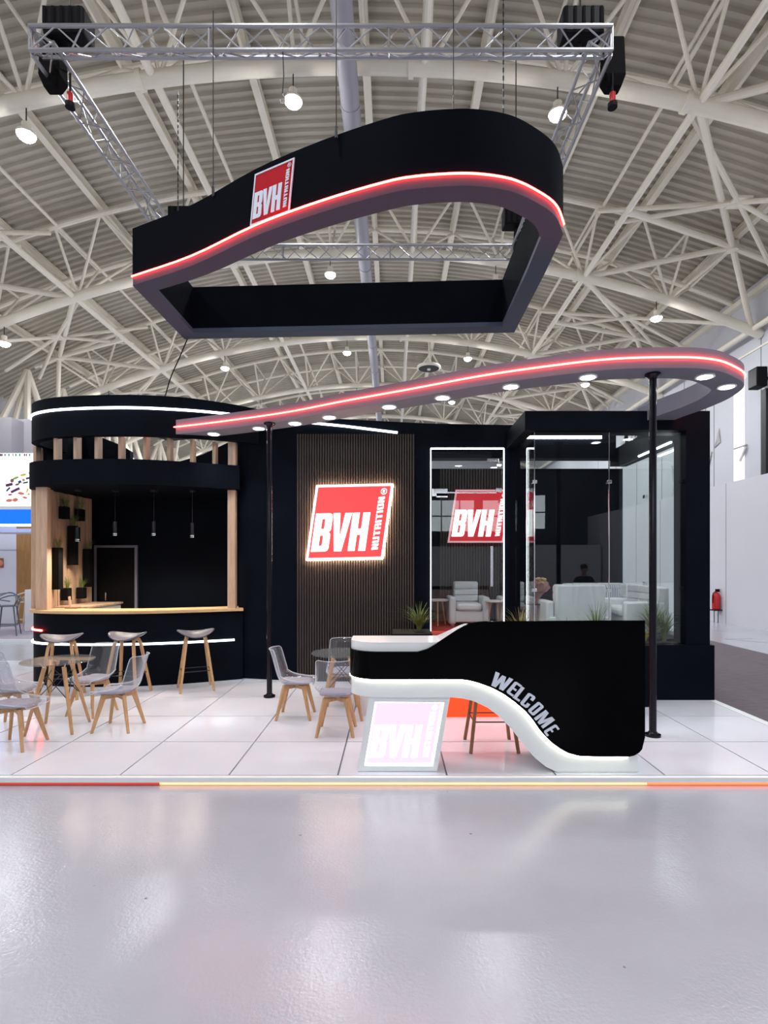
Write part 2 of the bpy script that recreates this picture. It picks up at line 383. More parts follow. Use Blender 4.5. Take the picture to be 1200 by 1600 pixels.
def logo(root, o, eu, ev, ew, w, h, shear, mats, depth=.03, frame=True):
    """The red panel with BVH, NUTRITION and the registered mark. o: lower left corner; eu, ev, ew: right, up, out."""
    o, eu, ev, ew = Vector(o), Vector(eu).normalized(), Vector(ev).normalized(), Vector(ew).normalized()
    sx, sy = w / 805.0, h / 780.0
    def fn(u, v, z): return o + eu * ((u + shear * v) * sx) + ev * (v * sy) + ew * z
    def at(z0): return lambda u, v, z: fn(u, v, z + z0)
    b = 25
    if frame:
        MB().prism([[(0, 0), (805, 0), (805, 780), (0, 780)], [(b, b), (b, 780 - b), (805 - b, 780 - b), (805 - b, b)]], at(0), depth + .004).build('sign_border', mats[2], root, 0)
    MB().prism([[(b, b), (805 - b, b), (805 - b, 780 - b), (b, 780 - b)]], at(0), depth).build('sign_face', mats[0], root, 0)
    x = 42
    for ch, wd in zip('BVH', (178, 190, 182)):
        k = wd / GW[ch]
        MB().prism([[(x + p[0] * k, 90 + p[1] * 395) for p in l] for l in GL[ch]], at(depth), .006).build('letter', mats[1], root, 0)
        x += wd + 7
    word = 'NUTRITION'; tot = sum(GW[c] for c in word) + .07 * 8; k = 545 / tot; y = 102
    for ch in word:                                     # reads upwards, so letter right = panel up, letter up = panel left
        MB().prism([[(733 - p[1] * 66 + 2, y + p[0] * k - p[1] * 6) for p in l] for l in GL[ch]], at(depth), .006).build('small_letter', mats[1], root, 0)
        y += (GW[ch] + .07) * k
    ring = [[(716 + r * math.cos(2 * PI * i / 20), 700 + r * math.sin(2 * PI * i / 20)) for i in range(20)] for r in (33, 27)]
    mbr = MB().prism(ring, at(depth), .005)
    mbr.prism([[(704 + p[0] * 48, 684 + p[1] * 33) for p in l] for l in GL['R']], at(depth), .005)
    mbr.build('registered_mark', mats[1], root, 0)

# ------------------------------------------------------------------ the hall: floor, walls
XR, XL, YF, YB = 11.6, -17.0, -14.0, 47.0
fl = MB().box(XL, XR, YF, YB, -.2, 0).build('floor', M['concrete'], None, 0); tag(fl, kind='structure')
sm = MB()
for (x0, y0, x1, y1) in ((7.9, 12.9, 8.6, 13.0), (7.9, 12.9, 9.2, 11.6)): sm.beam((x0, y0, .001), (x1, y1, .001), .02, .003)
tag(sm.build('floor_joint', M['joint'], fl, 0), kind='stuff')
def arch(x): return 11.58 - .0168 * (x + .8) ** 2
ARCHY = [-8.2, -1.9, 4.4, 10.7, 17.1, 23.4, 29.7, 36.0, 42.3]
# corrugated roof deck following the arch
dk = MB(); nx = 28; xs = [XL + (XR + .3 - XL) * i / nx for i in range(nx + 1)]
prof = []; y = YF; pitch = .27
while y < YB:
    prof += [(y, 0), (y + .10, 0), (y + .13, .075), (y + .24, .075)]; y += pitch
vs = [(x, yy, arch(x) + 1.86 + dz) for yy, dz in prof for x in xs]
fs = [(i * (nx + 1) + j, i * (nx + 1) + j + 1, (i + 1) * (nx + 1) + j + 1, (i + 1) * (nx + 1) + j) for i in range(len(prof) - 1) for j in range(nx)]
vs2 = [(x, yy, arch(x) + 2.2) for yy in (YF, YB) for x in xs]; n0 = len(vs)
fs += [(n0 + j + 1, n0 + j, n0 + nx + 1 + j, n0 + nx + 2 + j) for j in range(nx)]
dk.add(vs + vs2, fs)
ceil = dk.build('ceiling', M['deck'], None, 0); tag(ceil, kind='structure')
# purlins and longitudinal tubes
for k in range(-5, 5):
    x = -.6 + 2.65 * k; z = arch(x) + 1.62
    mb = MB().box(x - .09, x + .09, YF, YB, z - .02, z); mb.box(x - .012, x + .012, YF, YB, z, z + .22); mb.box(x - .09, x + .09, YF, YB, z + .20, z + .22)
    mb.build('purlin', M['steel_white'], ceil, 0)
for x in (-10.0, -4.7, .62, 6.03, 11.3):
    bar('tie_tube', (x, YF, arch(x) + .02), (x, YB, arch(x) + .02), .085, M['steel_white'], ceil, 10)
for x in (-9.8, -4.6, .75, 6.15):
    bar('tie_tube', (x, YF, arch(x) + 1.45), (x, YB, arch(x) + 1.45), .05, M['steel_white'], ceil, 8)
# arched lattice trusses
step = 1.325
def truss(Y, fine):
    t = thing('roof_truss', (0, Y, 0), world=False); t.parent = ceil
    ax = [-14.6 + 26.2 * i / 40 for i in range(41)]
    ch = MB().sweep([(x, 0, arch(x)) for x in ax], .15 if fine else .13, 12)
    for s in (-1, 1): ch.sweep([(x, s * 1.19, arch(x) + 1.45) for x in ax], .075, 8)
    if not fine:
        ch.build('chord', M['steel_white'], t)
    else:
        a = MB().sweep([(x, 0, arch(x)) for x in ax], .15, 12); a.build('bottom_chord', M['steel_white'], t)
        for s in (-1, 1): MB().sweep([(x, s * 1.19, arch(x) + 1.45) for x in ax], .075, 8).build('top_chord', M['steel_white'], t)
        for x in (-4.7, .62, 6.03): MB().tube((x - .3, 0, arch(x - .3)), (x - .2, 0, arch(x - .2)), .19, 16).build('flange', M['steel_white'], t)
    webs = []
    k0 = math.ceil((-14.2 + .6 - step) / 2.65); k = k0
    while True:
        xb = -.6 + step + 2.65 * k
        if xb > 11.3: break
        B = (xb, 0, arch(xb))
        for s in (-1, 1):
            for d in (-step, 0, step):
                xt = xb + d
                if -14.6 < xt < 11.7: webs.append((B, (xt, s * 1.19, arch(xt) + 1.45)))
        for d in (0, step):
            xt = xb + d; webs.append(((xt, -1.19, arch(xt) + 1.45), (xt, 1.19, arch(xt) + 1.45)))
        k += 1
    r = .042
    if fine:
        for p, q in webs: bar('web_tube', p, q, r, M['steel_white'], t, 7)
    else:
        mb = MB()
        for p, q in webs: mb.tube(p, q, .045, 5)
        tag(mb.build('web_tubes', M['steel_white'], t), kind='stuff')
    # raking props at the hall's side: down to the column heads
    e = Vector((-14.6, 0, arch(-14.6)))
    for dx, dy in ((-1.0, -1.6), (-1.0, 1.6), (1.0, -1.6), (1.0, 1.6), (-.3, 0)):
        bar('prop_tube', e, e + Vector((dx, dy, -3.6)), .11, M['steel_white'], t, 8)
    for s in (-1, 1):
        e2 = Vector((-14.9, s * 1.19, arch(-14.9) + 1.45))
        for dx, dy in ((-1.2, -1.4), (-.5, .9), (.3, -.5), (.9, 1.3), (-1.4, .3)):
            bar('prop_tube', e2, e2 + Vector((dx, dy, -4.6)), .12, M['steel_white'], t, 8)
    return t
for i, Y in enumerate(ARCHY): truss(Y, 3 <= i <= 5)
# bracing stars and struts in the side bays
for i in range(2, 7):
    Y0, Y1 = ARCHY[i], ARCHY[i + 1]; ym = (Y0 + Y1) / 2
    for s, xa, xb, xn in ((1, 6.03, 11.3, 9.95), (-1, -10.0, -14.4, -13.6)):
        xc = (xa + xb) / 2 if s > 0 else -12.3
        C = Vector((xc, ym - .3, arch(xc) + .75))
        g = thing('bracing_star', C, world=True); g.parent = ceil
        MB().box(C.x - .22, C.x + .22, C.y - .22, C.y + .22, C.z - .03, C.z + .03).build('gusset_plate', M['steel_white'], g)
        for ex, ey, ez in ((xa, Y0 + .3, .1), (xb, Y0 + .3, .3), (xa, Y1 - 1.2, 1.3), (xb, Y1 - 1.2, .9), (xa - s * .1, ym + .6, .05), (xb, ym, .5)):
            bar('brace_tube', C, (ex, ey, arch(ex) + ez), .062, M['steel_white'], g, 8)
        N = Vector((xn, Y1 - 1.19, arch(xn) + 1.42))
        h = thing('strut_node', N, world=True); h.parent = ceil
        MB().lathe([(0.02, -.16), (.16, -.12), (.18, 0), (.16, .12), (.02, .16)], 12, N).build('node_sleeve', M['steel_white'], h)
        for q in ((xa, Y0, arch(xa)), (xa, (Y0 + Y1) / 2, arch(xa)), (xa, Y1, arch(xa)), (xb, Y1, arch(xb)), (xb, Y1 - 1.19, arch(xb) + 1.4)):
            bar('strut', N, q, .085, M['steel_white'], h, 10)
# round duct running along the roof
ductg = MB().tube((-.85, YF, 11.1), (-.85, YB, 11.1), .19, 20)
for y in range(-10, 46, 3): ductg.tube((-.85, y, 11.1), (-.85, y + .06, 11.1), .205, 20)
tag(ductg.build('ventilation_duct', M['duct'], None), 'lilac grey round duct running lengthwise under the roof crown', 'duct')

# walls
wr = MB().box(XR, XR + .3, YF, YB, 0, 10.75).build('wall_right', M['wall_upper'], None, 0); tag(wr, kind='structure')
for y in (13.2, 15.4, 17.1, 19.6, 21.6, 23.4, 25.8, 28.2, 30.6):
    MB().box(XR - .012, XR, y, y + .02, 4.2, 9).build('cladding_joint', M['joint'], wr, 0)
MB().box(XR - .03, XR, 14.0, 30.5, 8.6, 8.66).build('cladding_rail', M['steel_white'], wr, 0)
MB().box(XR - .22, XR, YF, YB, 10.30, 10.46).build('eaves_tube', M['steel_white'], wr, 0)
# strip window, dark column, facets of the mural
w1 = MB().box(XR - .05, XR - .005, 17.9, 18.4, 4.0, 7.9).build('window_1', M['strip_daylight'], None, 0); tag(w1, kind='structure')
MB().box(XR - .06, XR - .02, 17.75, 18.4, 5.65, 5.69).build('window_bar', M['joint'], w1, 0)
MB().beam((XR - .06, 17.75, 5.6), (XR - .06, 18.05, 5.2), .04, .08).build('window_bracket', M['grey_decor'], w1, 0)
MB().box(XR - .1, XR - .001, 16.75, 16.95, 4.0, 7.2).build('trim_1', M['dark_metal'], None, 0)['kind'] = 'structure'
rnd = random.Random(3)
def facet(y0, y1, z0, z1, n):
    for _ in range(n):
        y = rnd.uniform(y0, y1); z = rnd.uniform(z0, z1); s = rnd.uniform(.3, .75)
        a = [rnd.uniform(0, 2 * PI) for _ in range(3)]; a.sort()
        pts = [(min(max(y + s * math.cos(t), y0), y1), min(max(z + s * math.sin(t), z0), z1)) for t in (a[0], a[0] + 2.0, a[0] + 4.1)]
        MB().prism([pts], lambda u, v, w: (XR - .012 - w, u, v), .02).build('wall_facet', M['grey_decor'], wr, 0)
facet(19.2, 22.8, 4.3, 6.6, 9); facet(20.0, 21.4, 6.8, 8.1, 5); facet(23.8, 29.0, 7.4, 8.4, 14)
pw = MB().box(10.0, 10.12, YF, 40, 0, 4.2).build('wall_partition', M['wall'], None, 0); tag(pw, kind='structure')
for y in range(-12, 40, 2): MB().box(9.994, 10.0, y + .3, y + .312, 0, 4.2).build('panel_joint', M['joint'], pw, 0)
wb = MB().box(XL, XR, YB, YB + .3, 0, 13.5).build('wall_back', M['wall_upper'], None, 0); tag(wb, kind='structure')
wl = MB().box(XL - .3, XL, YF, YB, 0, 9.3).build('wall_left', M['wall_upper'], None, 0); tag(wl, kind='structure')
wf = MB().box(XL, XR, YF - .3, YF, 0, 13.5).build('wall_front', M['wall_front'], None, 0); tag(wf, kind='structure')
for i, x in enumerate((-15.5, -12.0, -8.5, -5.0, -1.6, 1.7, 5.0)):
    w = MB().box(x, x + 2.8, YF, YF + .04, 3.6, 5.3).build('window_%d' % (i + 2), M['daylight'], None, 0); tag(w, kind='structure')
    for xx in (x + .97, x + 1.97): MB().box(xx, xx + .06, YF + .04, YF + .09, 3.6, 5.3).build('window_bar', M['dark_metal'], w, 0)
    MB().box(x, x + 2.8, YF + .04, YF + .09, 4.4, 4.46).build('window_bar', M['dark_metal'], w, 0)
fp = MB().box(XL + .2, 9.9, -12.2, -12.0, 0, 2.7).build('wall_partition_front', M['wall'], None, 0); tag(fp, kind='structure')
# carpet aisle beside the stand
tag(MB().box(4.10, 7.37, 5.2, 34, .0005, .012).build('carpet', M['carpet'], None, 0), 'mauve brown carpet strip beside the white stage', 'carpet')

# ------------------------------------------------------------------ high-bay lamps
LX = (-12.2, -7.2, -1.95, 3.25, 8.3)
lens = MB().lathe([(.01, -.285), (.07, -.275), (.125, -.25), (.16, -.21), (.165, -.183)], 20).mesh('lens', M['highbay'])
hous = MB().lathe([(.175, -.18), (.18, -.15), (.15, -.11), (.075, -.09), (.085, .05), (.03, .08)], 20).mesh('housing', M['steel_white'])
rod = MB().tube((0, 0, .06), (0, 0, .36), .012, 6).mesh('hanger', M['dark_metal'])
NTH = ['first', 'second', 'third', 'fourth', 'fifth']; ROWN = ['rearmost', 'rear', 'overhead', 'first', 'second', 'third', 'fourth', 'fifth', 'sixth']
for r, Y in enumerate(ARCHY):
    for c, x in enumerate(LX):
        z = arch(x) - .50
        t = thing('high_bay_lamp', (x, Y, z), 'white high bay lamp, %s from the left under the %s roof truss' % (NTH[c], ROWN[r]), 'lamp', 'high bay lamps under the roof', world=False)
        for n, me in (('lens', lens), ('housing', hous), ('hanger', rod)): link(n, me, t)
        if r < 8:
            lamp('high_bay_light', 'AREA', (0, 0, -.30), HALL_W * (1.4 if r > 4 else 1), (.93, .96, 1.0), t, shape='DISK', size=.32)
            if r > 1: lamp('high_bay_spill', 'POINT', (0, 0, -.42), SPILL_W * (1.6 if r > 4 else 1), (1.0, .97, .92), t, shadow_soft_size=.12)

# ------------------------------------------------------------------ the stand's stage
PX0, PX1, PY0, PY1 = -7.60, 4.06, 4.34, 9.70
st = MB().box(PX0, PX1, PY0 + .06, PY1, 0, .055).build('stage_platform', M['joint'], None, 0)
tag(st, 'low white panelled stage platform under the whole exhibition stand', 'platform')
MB().box(PX0, PX1, PY0, PY0 + .045, .028, PZ).build('edge_trim', M['white_gloss'], st, 0, bevel=.003)
MB().box(PX1 - .10 + .006, PX1, PY0 + .05, PY1, .03, PZ).build('edge_trim', M['white_gloss'], st, 0, bevel=.003)
gap = .007; tiles = {}
rows = [(PY0 + .05, 5.22)] + [(5.22 + .88 * i, 6.10 + .88 * i) for i in range(5)]
for y0, y1 in rows:
    h = round(y1 - y0, 3)
    if h not in tiles: tiles[h] = MB().box(-.44 + gap, .44 - gap, gap, h - gap, 0, .02).mesh('tile', M['tile'], 0)
    for k in range(-8, 5): link('floor_tile', tiles[h], st, loc=(.88 * k, y0, PZ - .02))
for a, b, mm in ((PX0, X_(250, 4.36), 'led_floor_red'), (X_(250, 4.36), X_(1010, 4.36), 'led_floor_warm'), (X_(1010, 4.36), PX1, 'led_floor_orange')):
    MB().box(a, b, PY0 + .012, PY0 + .03, .008, .022).build('led_strip', M[mm], st, 0)

# ------------------------------------------------------------------ black back wall with the sloping top
WY = 7.95
bw = thing('stand_back_panel', (-.5, WY, PZ), 'navy black stand wall with sloping top behind the slat panel', 'wall panel')
pth = [(-2.30, 8.14), (-1.42, WY), (.55, WY)]
MB().wall(pth, PZ, [4.03, 3.93, 3.83], .12).build('wall_panel', M['navy'], bw, 0)
MB().wall([(.55, WY), (1.64, WY)], 3.49, [3.83, 3.81], .12).build('door_header', M['navy'], bw, 0)
MB().wall([(1.64, WY), (1.87, WY)], PZ, 3.81, .12).build('pier', M['navy'], bw, 0)
MB().sweep([W(455, 657.5, WY - .03), W(540, 666, WY - .03), W(621, 676, WY - .03)], .017, 8).build('led_strip', M['led_white'], bw)
# slat panel
SX0, SX1 = X_(463, WY - .06), X_(648, WY - .06)
sp = thing('slat_panel', ((SX0 + SX1) / 2, WY - .03, PZ), 'tall panel of narrow dark walnut slats behind the lit sign', 'slat panel')
ZT = Z_(678, WY - .05)
MB().box(SX0, SX1, WY - .025, WY - .002, PZ, ZT).build('felt_backing', M['slat_gap'], sp, 0)
NS = 46; p = (SX1 - SX0) / NS
sl = MB().box(-p * .27, p * .27, -.024, 0, 0, ZT - PZ).mesh('slat', M['slat'], 0)
for i in range(NS): link('slat', sl, sp, loc=(SX0 + p * (i + .5), WY - .0255, PZ))
# lit sign on the slats
sy = WY - .13
sg = thing('lit_sign', (X_(540, sy), sy, Z_(875, sy)), 'large backlit red sign with white BVH lettering on the slat panel', 'sign')
BLs, BRs, TLs, TRs = W(478, 876, sy), W(598.5, 873.5, sy), W(494.5, 758.7, sy), W(615, 756.2, sy)
lw = (BRs - BLs).length; lh = (TLs.z - BLs.z)
eu = (BRs - BLs).normalized(); logo(sg, BLs, eu, (0, 0, 1), (0, -1, 0), lw, lh, (TLs.x - BLs.x) / lh * (lh / 780) / (lw / 805), (M['sign_red'], M['sign_white'], M['sign_border']))
hb = MB()
for a, b in ((BLs, BRs), (BRs, TRs), (TRs, TLs), (TLs, BLs)):
    c = (BLs + TRs) / 2; o = Vector((0, .045, 0))
    hb.tube(a.lerp(c, .015) + o, b.lerp(c, .015) + o, .011, 6)
hb.build('halo_strip', M['halo'], sg)
MB().box(BLs.x + .2, BRs.x - .05, sy + .001, WY - .055, BLs.z + .2, TLs.z - .2).build('sign_mount', M['dark_metal'], sg, 0)

# ------------------------------------------------------------------ glass door with the light outline
dr = thing('door_1', (1.09, WY, .80), kind='structure')
dx0, dx1, dz1 = X_(673, WY), X_(787, WY), Z_(701, WY)
for a, b in (((dx0, .8), (dx0, dz1)), ((dx0, dz1), (dx1, dz1)), ((dx1, dz1), (dx1, .8))):
    MB().beam((a[0], WY - .01, a[1]), (b[0], WY - .01, b[1]), .012, .022).build('led_strip', M['led_white'], dr, 0)
MB().box(dx0 + .02, dx1 - .02, WY + .05, WY + .06, .81, dz1 - .03).build('door_pane', M['glass'], dr, 0)
zt = Z_(769, WY)
MB().box(dx0 + .12, dx1 - .10, WY + .045, WY + .065, zt - .008, zt + .008).build('pane_joint', M['chrome'], dr, 0)
for x0, x1, z0, z1 in ((676, 700, 763, 775), (682, 700, 770, 777), (775, 785, 762, 768), (762, 780, 716, 721)):
    MB().box(X_(x0, WY), X_(x1, WY), WY + .03, WY + .08, Z_(z1, WY), Z_(z0, WY)).build('hinge', M['chrome'], dr, 0, bevel=.004)
MB().box(X_(766.5, WY), X_(771, WY), WY + .015, WY + .035, Z_(917, WY), Z_(853, WY)).build('pull_handle', M['chrome'], dr, 0, bevel=.006)

# red steps up to the door
rs = thing('entrance_steps', (.87, 6.5, PZ), 'red lit steps leading up to the glass door', 'steps')
for i in range(3):
    y = 6.07 + .30 * i; z1 = PZ + .73 * (i + 1) / 3
    MB().box(.02, 1.56, y, WY if i == 2 else y + .30, PZ, z1).build('step', M['red_carpet'], rs, 0)
    MB().box(.02, 1.56, y - .012, y, PZ + .004, z1 - .01).build('step_riser', M['red_riser'], rs, 0)

# ------------------------------------------------------------------ the glass room
GY = 6.85; GX0, GX1 = 1.67, 4.00; FZ = .80
gr = thing('glass_room', (2.85, 7.9, PZ), 'navy black framed glass meeting room raised on a plinth', 'glass room')
zt0, zt1 = Z_(672, GY), Z_(642, GY)
MB().box(GX0, GX1, GY, GY + .30, zt0, zt1).build('top_beam', M['navy'], gr, 0)
MB().box(GX0, GX0 + .14, GY + .30, WY, zt0, zt1).build('side_beam', M['navy'], gr, 0)
MB().box(3.72, GX1, GY + .30, 9.3, zt0 - .02, zt1).build('side_beam', M['navy'], gr, 0)
MB().box(.3, 3.72, 9.05, 9.3, 3.54, 4.02).build('rear_beam', M['navy'], gr, 0)
MB().box(X_(1072, GY), GX1, GY, GY + .30, .755, zt0).build('corner_post', M['navy'], gr, 0)
MB().box(1.60, GX1 + .04, GY - .03, GY + .06, PZ, .755).build('plinth', M['navy'], gr, 0)
MB().box(GX1 - .06, GX1 + .04, GY + .06, 9.3, PZ, .755).build('plinth', M['navy'], gr, 0)
MB().box(.30, GX1 - .07, WY + .13, 9.2, .60, FZ).build('room_floor', M['red_carpet'], gr, 0)
MB().box(1.62, GX1 - .07, GY + .45, WY + .13, .60, FZ - .03).build('room_floor', M['navy'], gr, 0)
MB().box(1.70, GX1 - .07, GY + .12, GY + .44, .50, .74).build('planting_bed', M['soil'], gr, 0)
MB().box(.30, X_(973, 9.2), 9.2, 9.3, .60, 3.39).build('rear_wall', M['navy'], gr, 0)
MB().box(.30, .42, WY + .13, 9.2, .60, 3.39).build('inner_wall', M['navy'], gr, 0)
xs_ = [X_(812, WY) - .03, X_(835, GY + .07), X_(951.5, GY + .07), X_(1071, GY + .07)]
for a, b in zip(xs_[1:], xs_[2:]): MB().box(a + .004, b - .004, GY + .065, GY + .077, .757, zt0).build('glass_pane', M['glass'], gr, 0)
MB().box(xs_[1] - .012, xs_[1], GY + .09, WY - .01, FZ, zt0).build('glass_pane', M['glass'], gr, 0)
for y0, y1 in ((GY + .31, 8.3), (8.31, 9.18)): MB().box(3.86, 3.872, y0, y1, .757, zt0 - .03).build('glass_pane', M['glass'], gr, 0)
for x in xs_[1:3]: MB().box(x - .005, x + .005, GY + .062, GY + .08, .757, zt0).build('pane_edge', M['chrome'], gr, 0)
for px, py in ((835, 753), (835, 922), (951.5, 753), (951.5, 922), (1067, 752), (1067, 920)):
    q = W(px, py, GY + .06); MB().box(q.x - .03, q.x + .03, q.y - .02, q.y + .03, q.z - .022, q.z + .022).build('glass_clamp', M['chrome'] if px < 1000 else M['black_case'], gr, 0, bevel=.005)
for y in (776, 912): q = W(984.5, y, 8.3); MB().box(3.84, 3.89, 8.28, 8.34, q.z - .025, q.z + .025).build('glass_clamp', M['chrome'], gr, 0)
MB().box(X_(820, 9.04), X_(940, 9.04), 9.03, 9.045, Z_(685.5, 9.04), Z_(681, 9.04)).build('led_strip', M['led_room'], gr, 0)
MB().beam((3.715, 7.25, 3.40), (3.715, 8.2, 3.40), .02, .02).build('led_strip', M['led_room'], gr, 0)
# slats and a second sign on the rear wall
rp = thing('rear_slat_panel', (1.4, 9.19, FZ), 'narrow dark slat panel on the rear wall of the glass room', 'slat panel')
MB().box(.80, 1.95, 9.175, 9.199, FZ, 3.38).build('felt_backing', M['slat_gap'], rp, 0)
sl2 = MB().box(-.014, .014, -.022, 0, 0, 3.38 - FZ).mesh('slat', M['slat'], 0)
for i in range(25): link('slat', sl2, rp, loc=(.82 + .0463 * i, 9.174, FZ))
s2 = thing('lit_sign', (1.37, 9.1, 2.0), 'backlit red BVH sign inside the room seen through the glass door', 'sign')
b0 = W(699, 848, 9.09); logo(s2, b0, (1, 0, 0), (0, 0, 1), (0, -1, 0), .93, Z_(765.5, 9.09) - b0.z, .15, (mat('dimmer backlit red face', (.5, .02, .03), .4, emit=(1, .03, .05), es=.42), M['sign_white'], mat('dimmer pink edge', (.8, .5, .5), .4, emit=(1, .45, .5), es=.5)))
MB().tube((b0.x + .05, 9.13, b0.z + .03), (b0.x + .9, 9.13, b0.z + .03), .01, 6).tube((b0.x + .15, 9.13, b0.z + .86), (b0.x + .98, 9.13, b0.z + .86), .01, 6).build('halo_strip', M['halo_pink'], s2)
MB().box(b0.x + .2, b0.x + .7, 9.091, 9.152, b0.z + .2, b0.z + .6).build('sign_mount', M['dark_metal'], s2, 0)

# ------------------------------------------------------------------ poles and the curved canopy
def pole(px, py, zt, lab):
    Y = FOC * (CAMZ - PZ) / (py - PY); x = X_(px, Y)
    t = thing('support_pole', (x, Y, PZ), lab, 'pole', world=False)
    MB().tube((0, 0, .03), (0, 0, zt - PZ), .035, 20).build('pole_tube', M['pole'], t)
    MB().lathe([(.075, 0), (.075, .022), (.05, .03), (.04, .045)], 20).build('base_flange', M['pole'], t)
    MB().lathe([(.04, -.045), (.05, -.03), (.075, -.014), (.075, 0)], 20, (0, 0, zt - PZ)).build('top_flange', M['pole'], t)
def canz(Y): return 3.66 - .045 * (Y - 5.3)           # underside height of the canopy, which tilts slightly
pole(421, 1089, canz(6.98), 'thin glossy black pole between bar and slat panel')
pole(1020, 1150, canz(5.39), 'thin glossy black pole beside the reception desk')
led = [(241, 671), (300, 664.5), (360, 657), (450, 644), (540, 626.5), (640, 608.5), (750, 588), (860, 572), (960, 561), (1060, 558.5), (1110, 561.5), (1140, 570), (1163, 587)]
P2 = []
for px, py in led:
    Y = 6.0
    for _ in range(20): Y = (canz(Y) + .10 - CAMZ) * FOC / (PY - py)
    P2.append(Vector((X_(px, Y), Y, 0)))
P2 += [Vector((3.76, 6.05, 0)), Vector((3.70, 6.42, 0)), Vector((3.58, 6.75, 0)), Vector((3.50, 7.1, 0))]
path = spline(P2, 5)
cn = thing('curved_canopy', (0, 6.2, 3.6), 'sweeping lilac grey canopy band with red light line over the stand', 'canopy')
z0 = [canz(p.y) for p in path]; z1 = [z + .20 for z in z0]
def inner(path, d):
    out = []
    for i, p in enumerate(path):
        t = (path[min(i + 1, len(path) - 1)] - path[max(i - 1, 0)]).normalized(); out.append(p + Vector((-t.y, t.x, 0)) * d)
    return out
wdt = [lerp([0, 12, 40, 60, 80], [.30, .30, .30, .30, .34], i) for i in range(len(path))]
inn = []
for i, p in enumerate(path):
    t = (path[min(i + 1, len(path) - 1)] - path[max(i - 1, 0)]).normalized(); inn.append(p + Vector((-t.y, t.x, 0)) * wdt[i])
k = len(path); vs = []
for i in range(k):
    for q, z in ((path[i], z0[i]), (path[i], z1[i]), (inn[i], z1[i]), (inn[i], z0[i])): vs.append((q.x, q.y, z))
def strip(a, b): return [(4 * i + a, 4 * (i + 1) + a, 4 * (i + 1) + b, 4 * i + b) for i in range(k - 1)]
MB().add(vs, strip(0, 1) + strip(1, 2) + strip(2, 3) + [(0, 1, 2, 3), (4 * k - 1, 4 * k - 2, 4 * k - 3, 4 * k - 4)]).build('fascia', M['lilac'], cn)
MB().add([(q[0], q[1], q[2]) for q in vs], strip(3, 0)).build('soffit', M['lilac'], cn)
out = inner(path, -.008)
MB().sweep([(p.x, p.y, z + .10) for p, z in zip(out, z0)], .009, 8).build('led_strip', M['led_red'], cn)
mid = [(a + b) / 2 for a, b in zip(path, inn)]
dls = [(333, 679), (396, 669.5), (453, 659), (521, 645.5), (600, 631.5), (679, 617), (793, 600.5), (918, 588.5), (1103, 582), (1148, 604)]
for px, py in dls:
    best = min(range(k), key=lambda i: abs(PX + mid[i].x * FOC / mid[i].y - px) + abs(PY - (z0[i] - CAMZ) * FOC / mid[i].y - py))
    c = mid[best]; z = z0[best]
    dl = MB().lathe([(.092, -.012), (.092, 0), (.05, .0)], 20, (c.x, c.y, z - .001)).build('downlight', M['white_gloss'], cn)
    MB().disc((c.x, c.y, z - .0145), .07).build('lens', M['downlight'], dl, 0)
    lamp('downlight_lamp', 'SPOT', (c.x, c.y, z - .03), SPOT_W, (.95, .97, 1), None, spot_size=R(120), spot_blend=.8, shadow_soft_size=.06)

# ------------------------------------------------------------------ the bar
br = thing('bar_counter', (-3.7, 7.7, PZ), 'curved navy black bar counter with oak top and white light line', 'bar counter')
curve = spline([(-5.30, 8.25, 0), (-5.26, 7.98, 0), (-5.0, 7.70, 0), (-4.45, 7.56, 0), (-3.6, 7.58, 0), (-2.9, 7.78, 0), (-2.22, 8.08, 0)], 6)
MB().wall(curve, PZ, 1.085, .06).build('counter_front', M['navy'], br)
def offs(path, d): return inner(path, d)
def slab(path, d0, d1, z0, z1):
    a = offs(path, d0); b = offs(path, d1); n = len(path)
    vs = [(p.x, p.y, z) for i in range(n) for p, z in ((a[i], z0), (a[i], z1), (b[i], z1), (b[i], z0))]
    fs = [(4 * i + s, 4 * i + 4 + s, 4 * i + 4 + (s + 1) % 4, 4 * i + (s + 1) % 4) for i in range(n - 1) for s in range(4)]
    return MB().add(vs, fs + [(0, 1, 2, 3), (4 * n - 1, 4 * n - 2, 4 * n - 3, 4 * n - 4)])
slab(curve, -.05, .42, 1.085, 1.125).build('counter_top', M['oak_top'], br)
lo = offs(curve, -.012); n_ = len(lo)
MB().sweep([(p.x, p.y, .66 + .0 * i) for i, p in enumerate(lo[3:n_ - 1])], .016, 8).build('led_strip', M['led_white'], br)
MB().sweep([(p.x, p.y, .84) for p in lo[4:14]], .014, 8).build('red_led_strip', M['led_red'], br)
# upper works over the bar
uw = thing('bar_canopy', (-3.7, 7.7, 3.0), 'navy black ring fascias over the bar joined by pale oak fins', 'canopy')
cu = spline([(-5.22, 8.6, 0), (-5.30, 8.2, 0), (-5.24, 7.90, 0), (-4.95, 7.64, 0), (-4.45, 7.47, 0), (-3.6, 7.40, 0), (-2.85, 7.52, 0), (-2.3, 7.72, 0), (-1.95, 7.93, 0)], 6)
MB().wall(cu, 3.53, [4.08 - .05 * max(0, (p.x + 2.9)) for p in cu], .10).build('upper_fascia', M['navy'], uw)
cl = offs(cu, -.012)
MB().sweep([(p.x, p.y, 3.90) for p in cl[6:43]], .017, 8).build('led_strip', M['led_white'], uw)
lr = spline([(-5.30, 8.35, 0), (-5.30, 7.98, 0), (-5.05, 7.66, 0), (-4.45, 7.49, 0), (-3.6, 7.48, 0), (-2.9, 7.68, 0), (-2.24, 7.98, 0)], 6)
MB().wall(lr, 2.87, 3.22, .12).build('lower_fascia', M['navy'], uw)
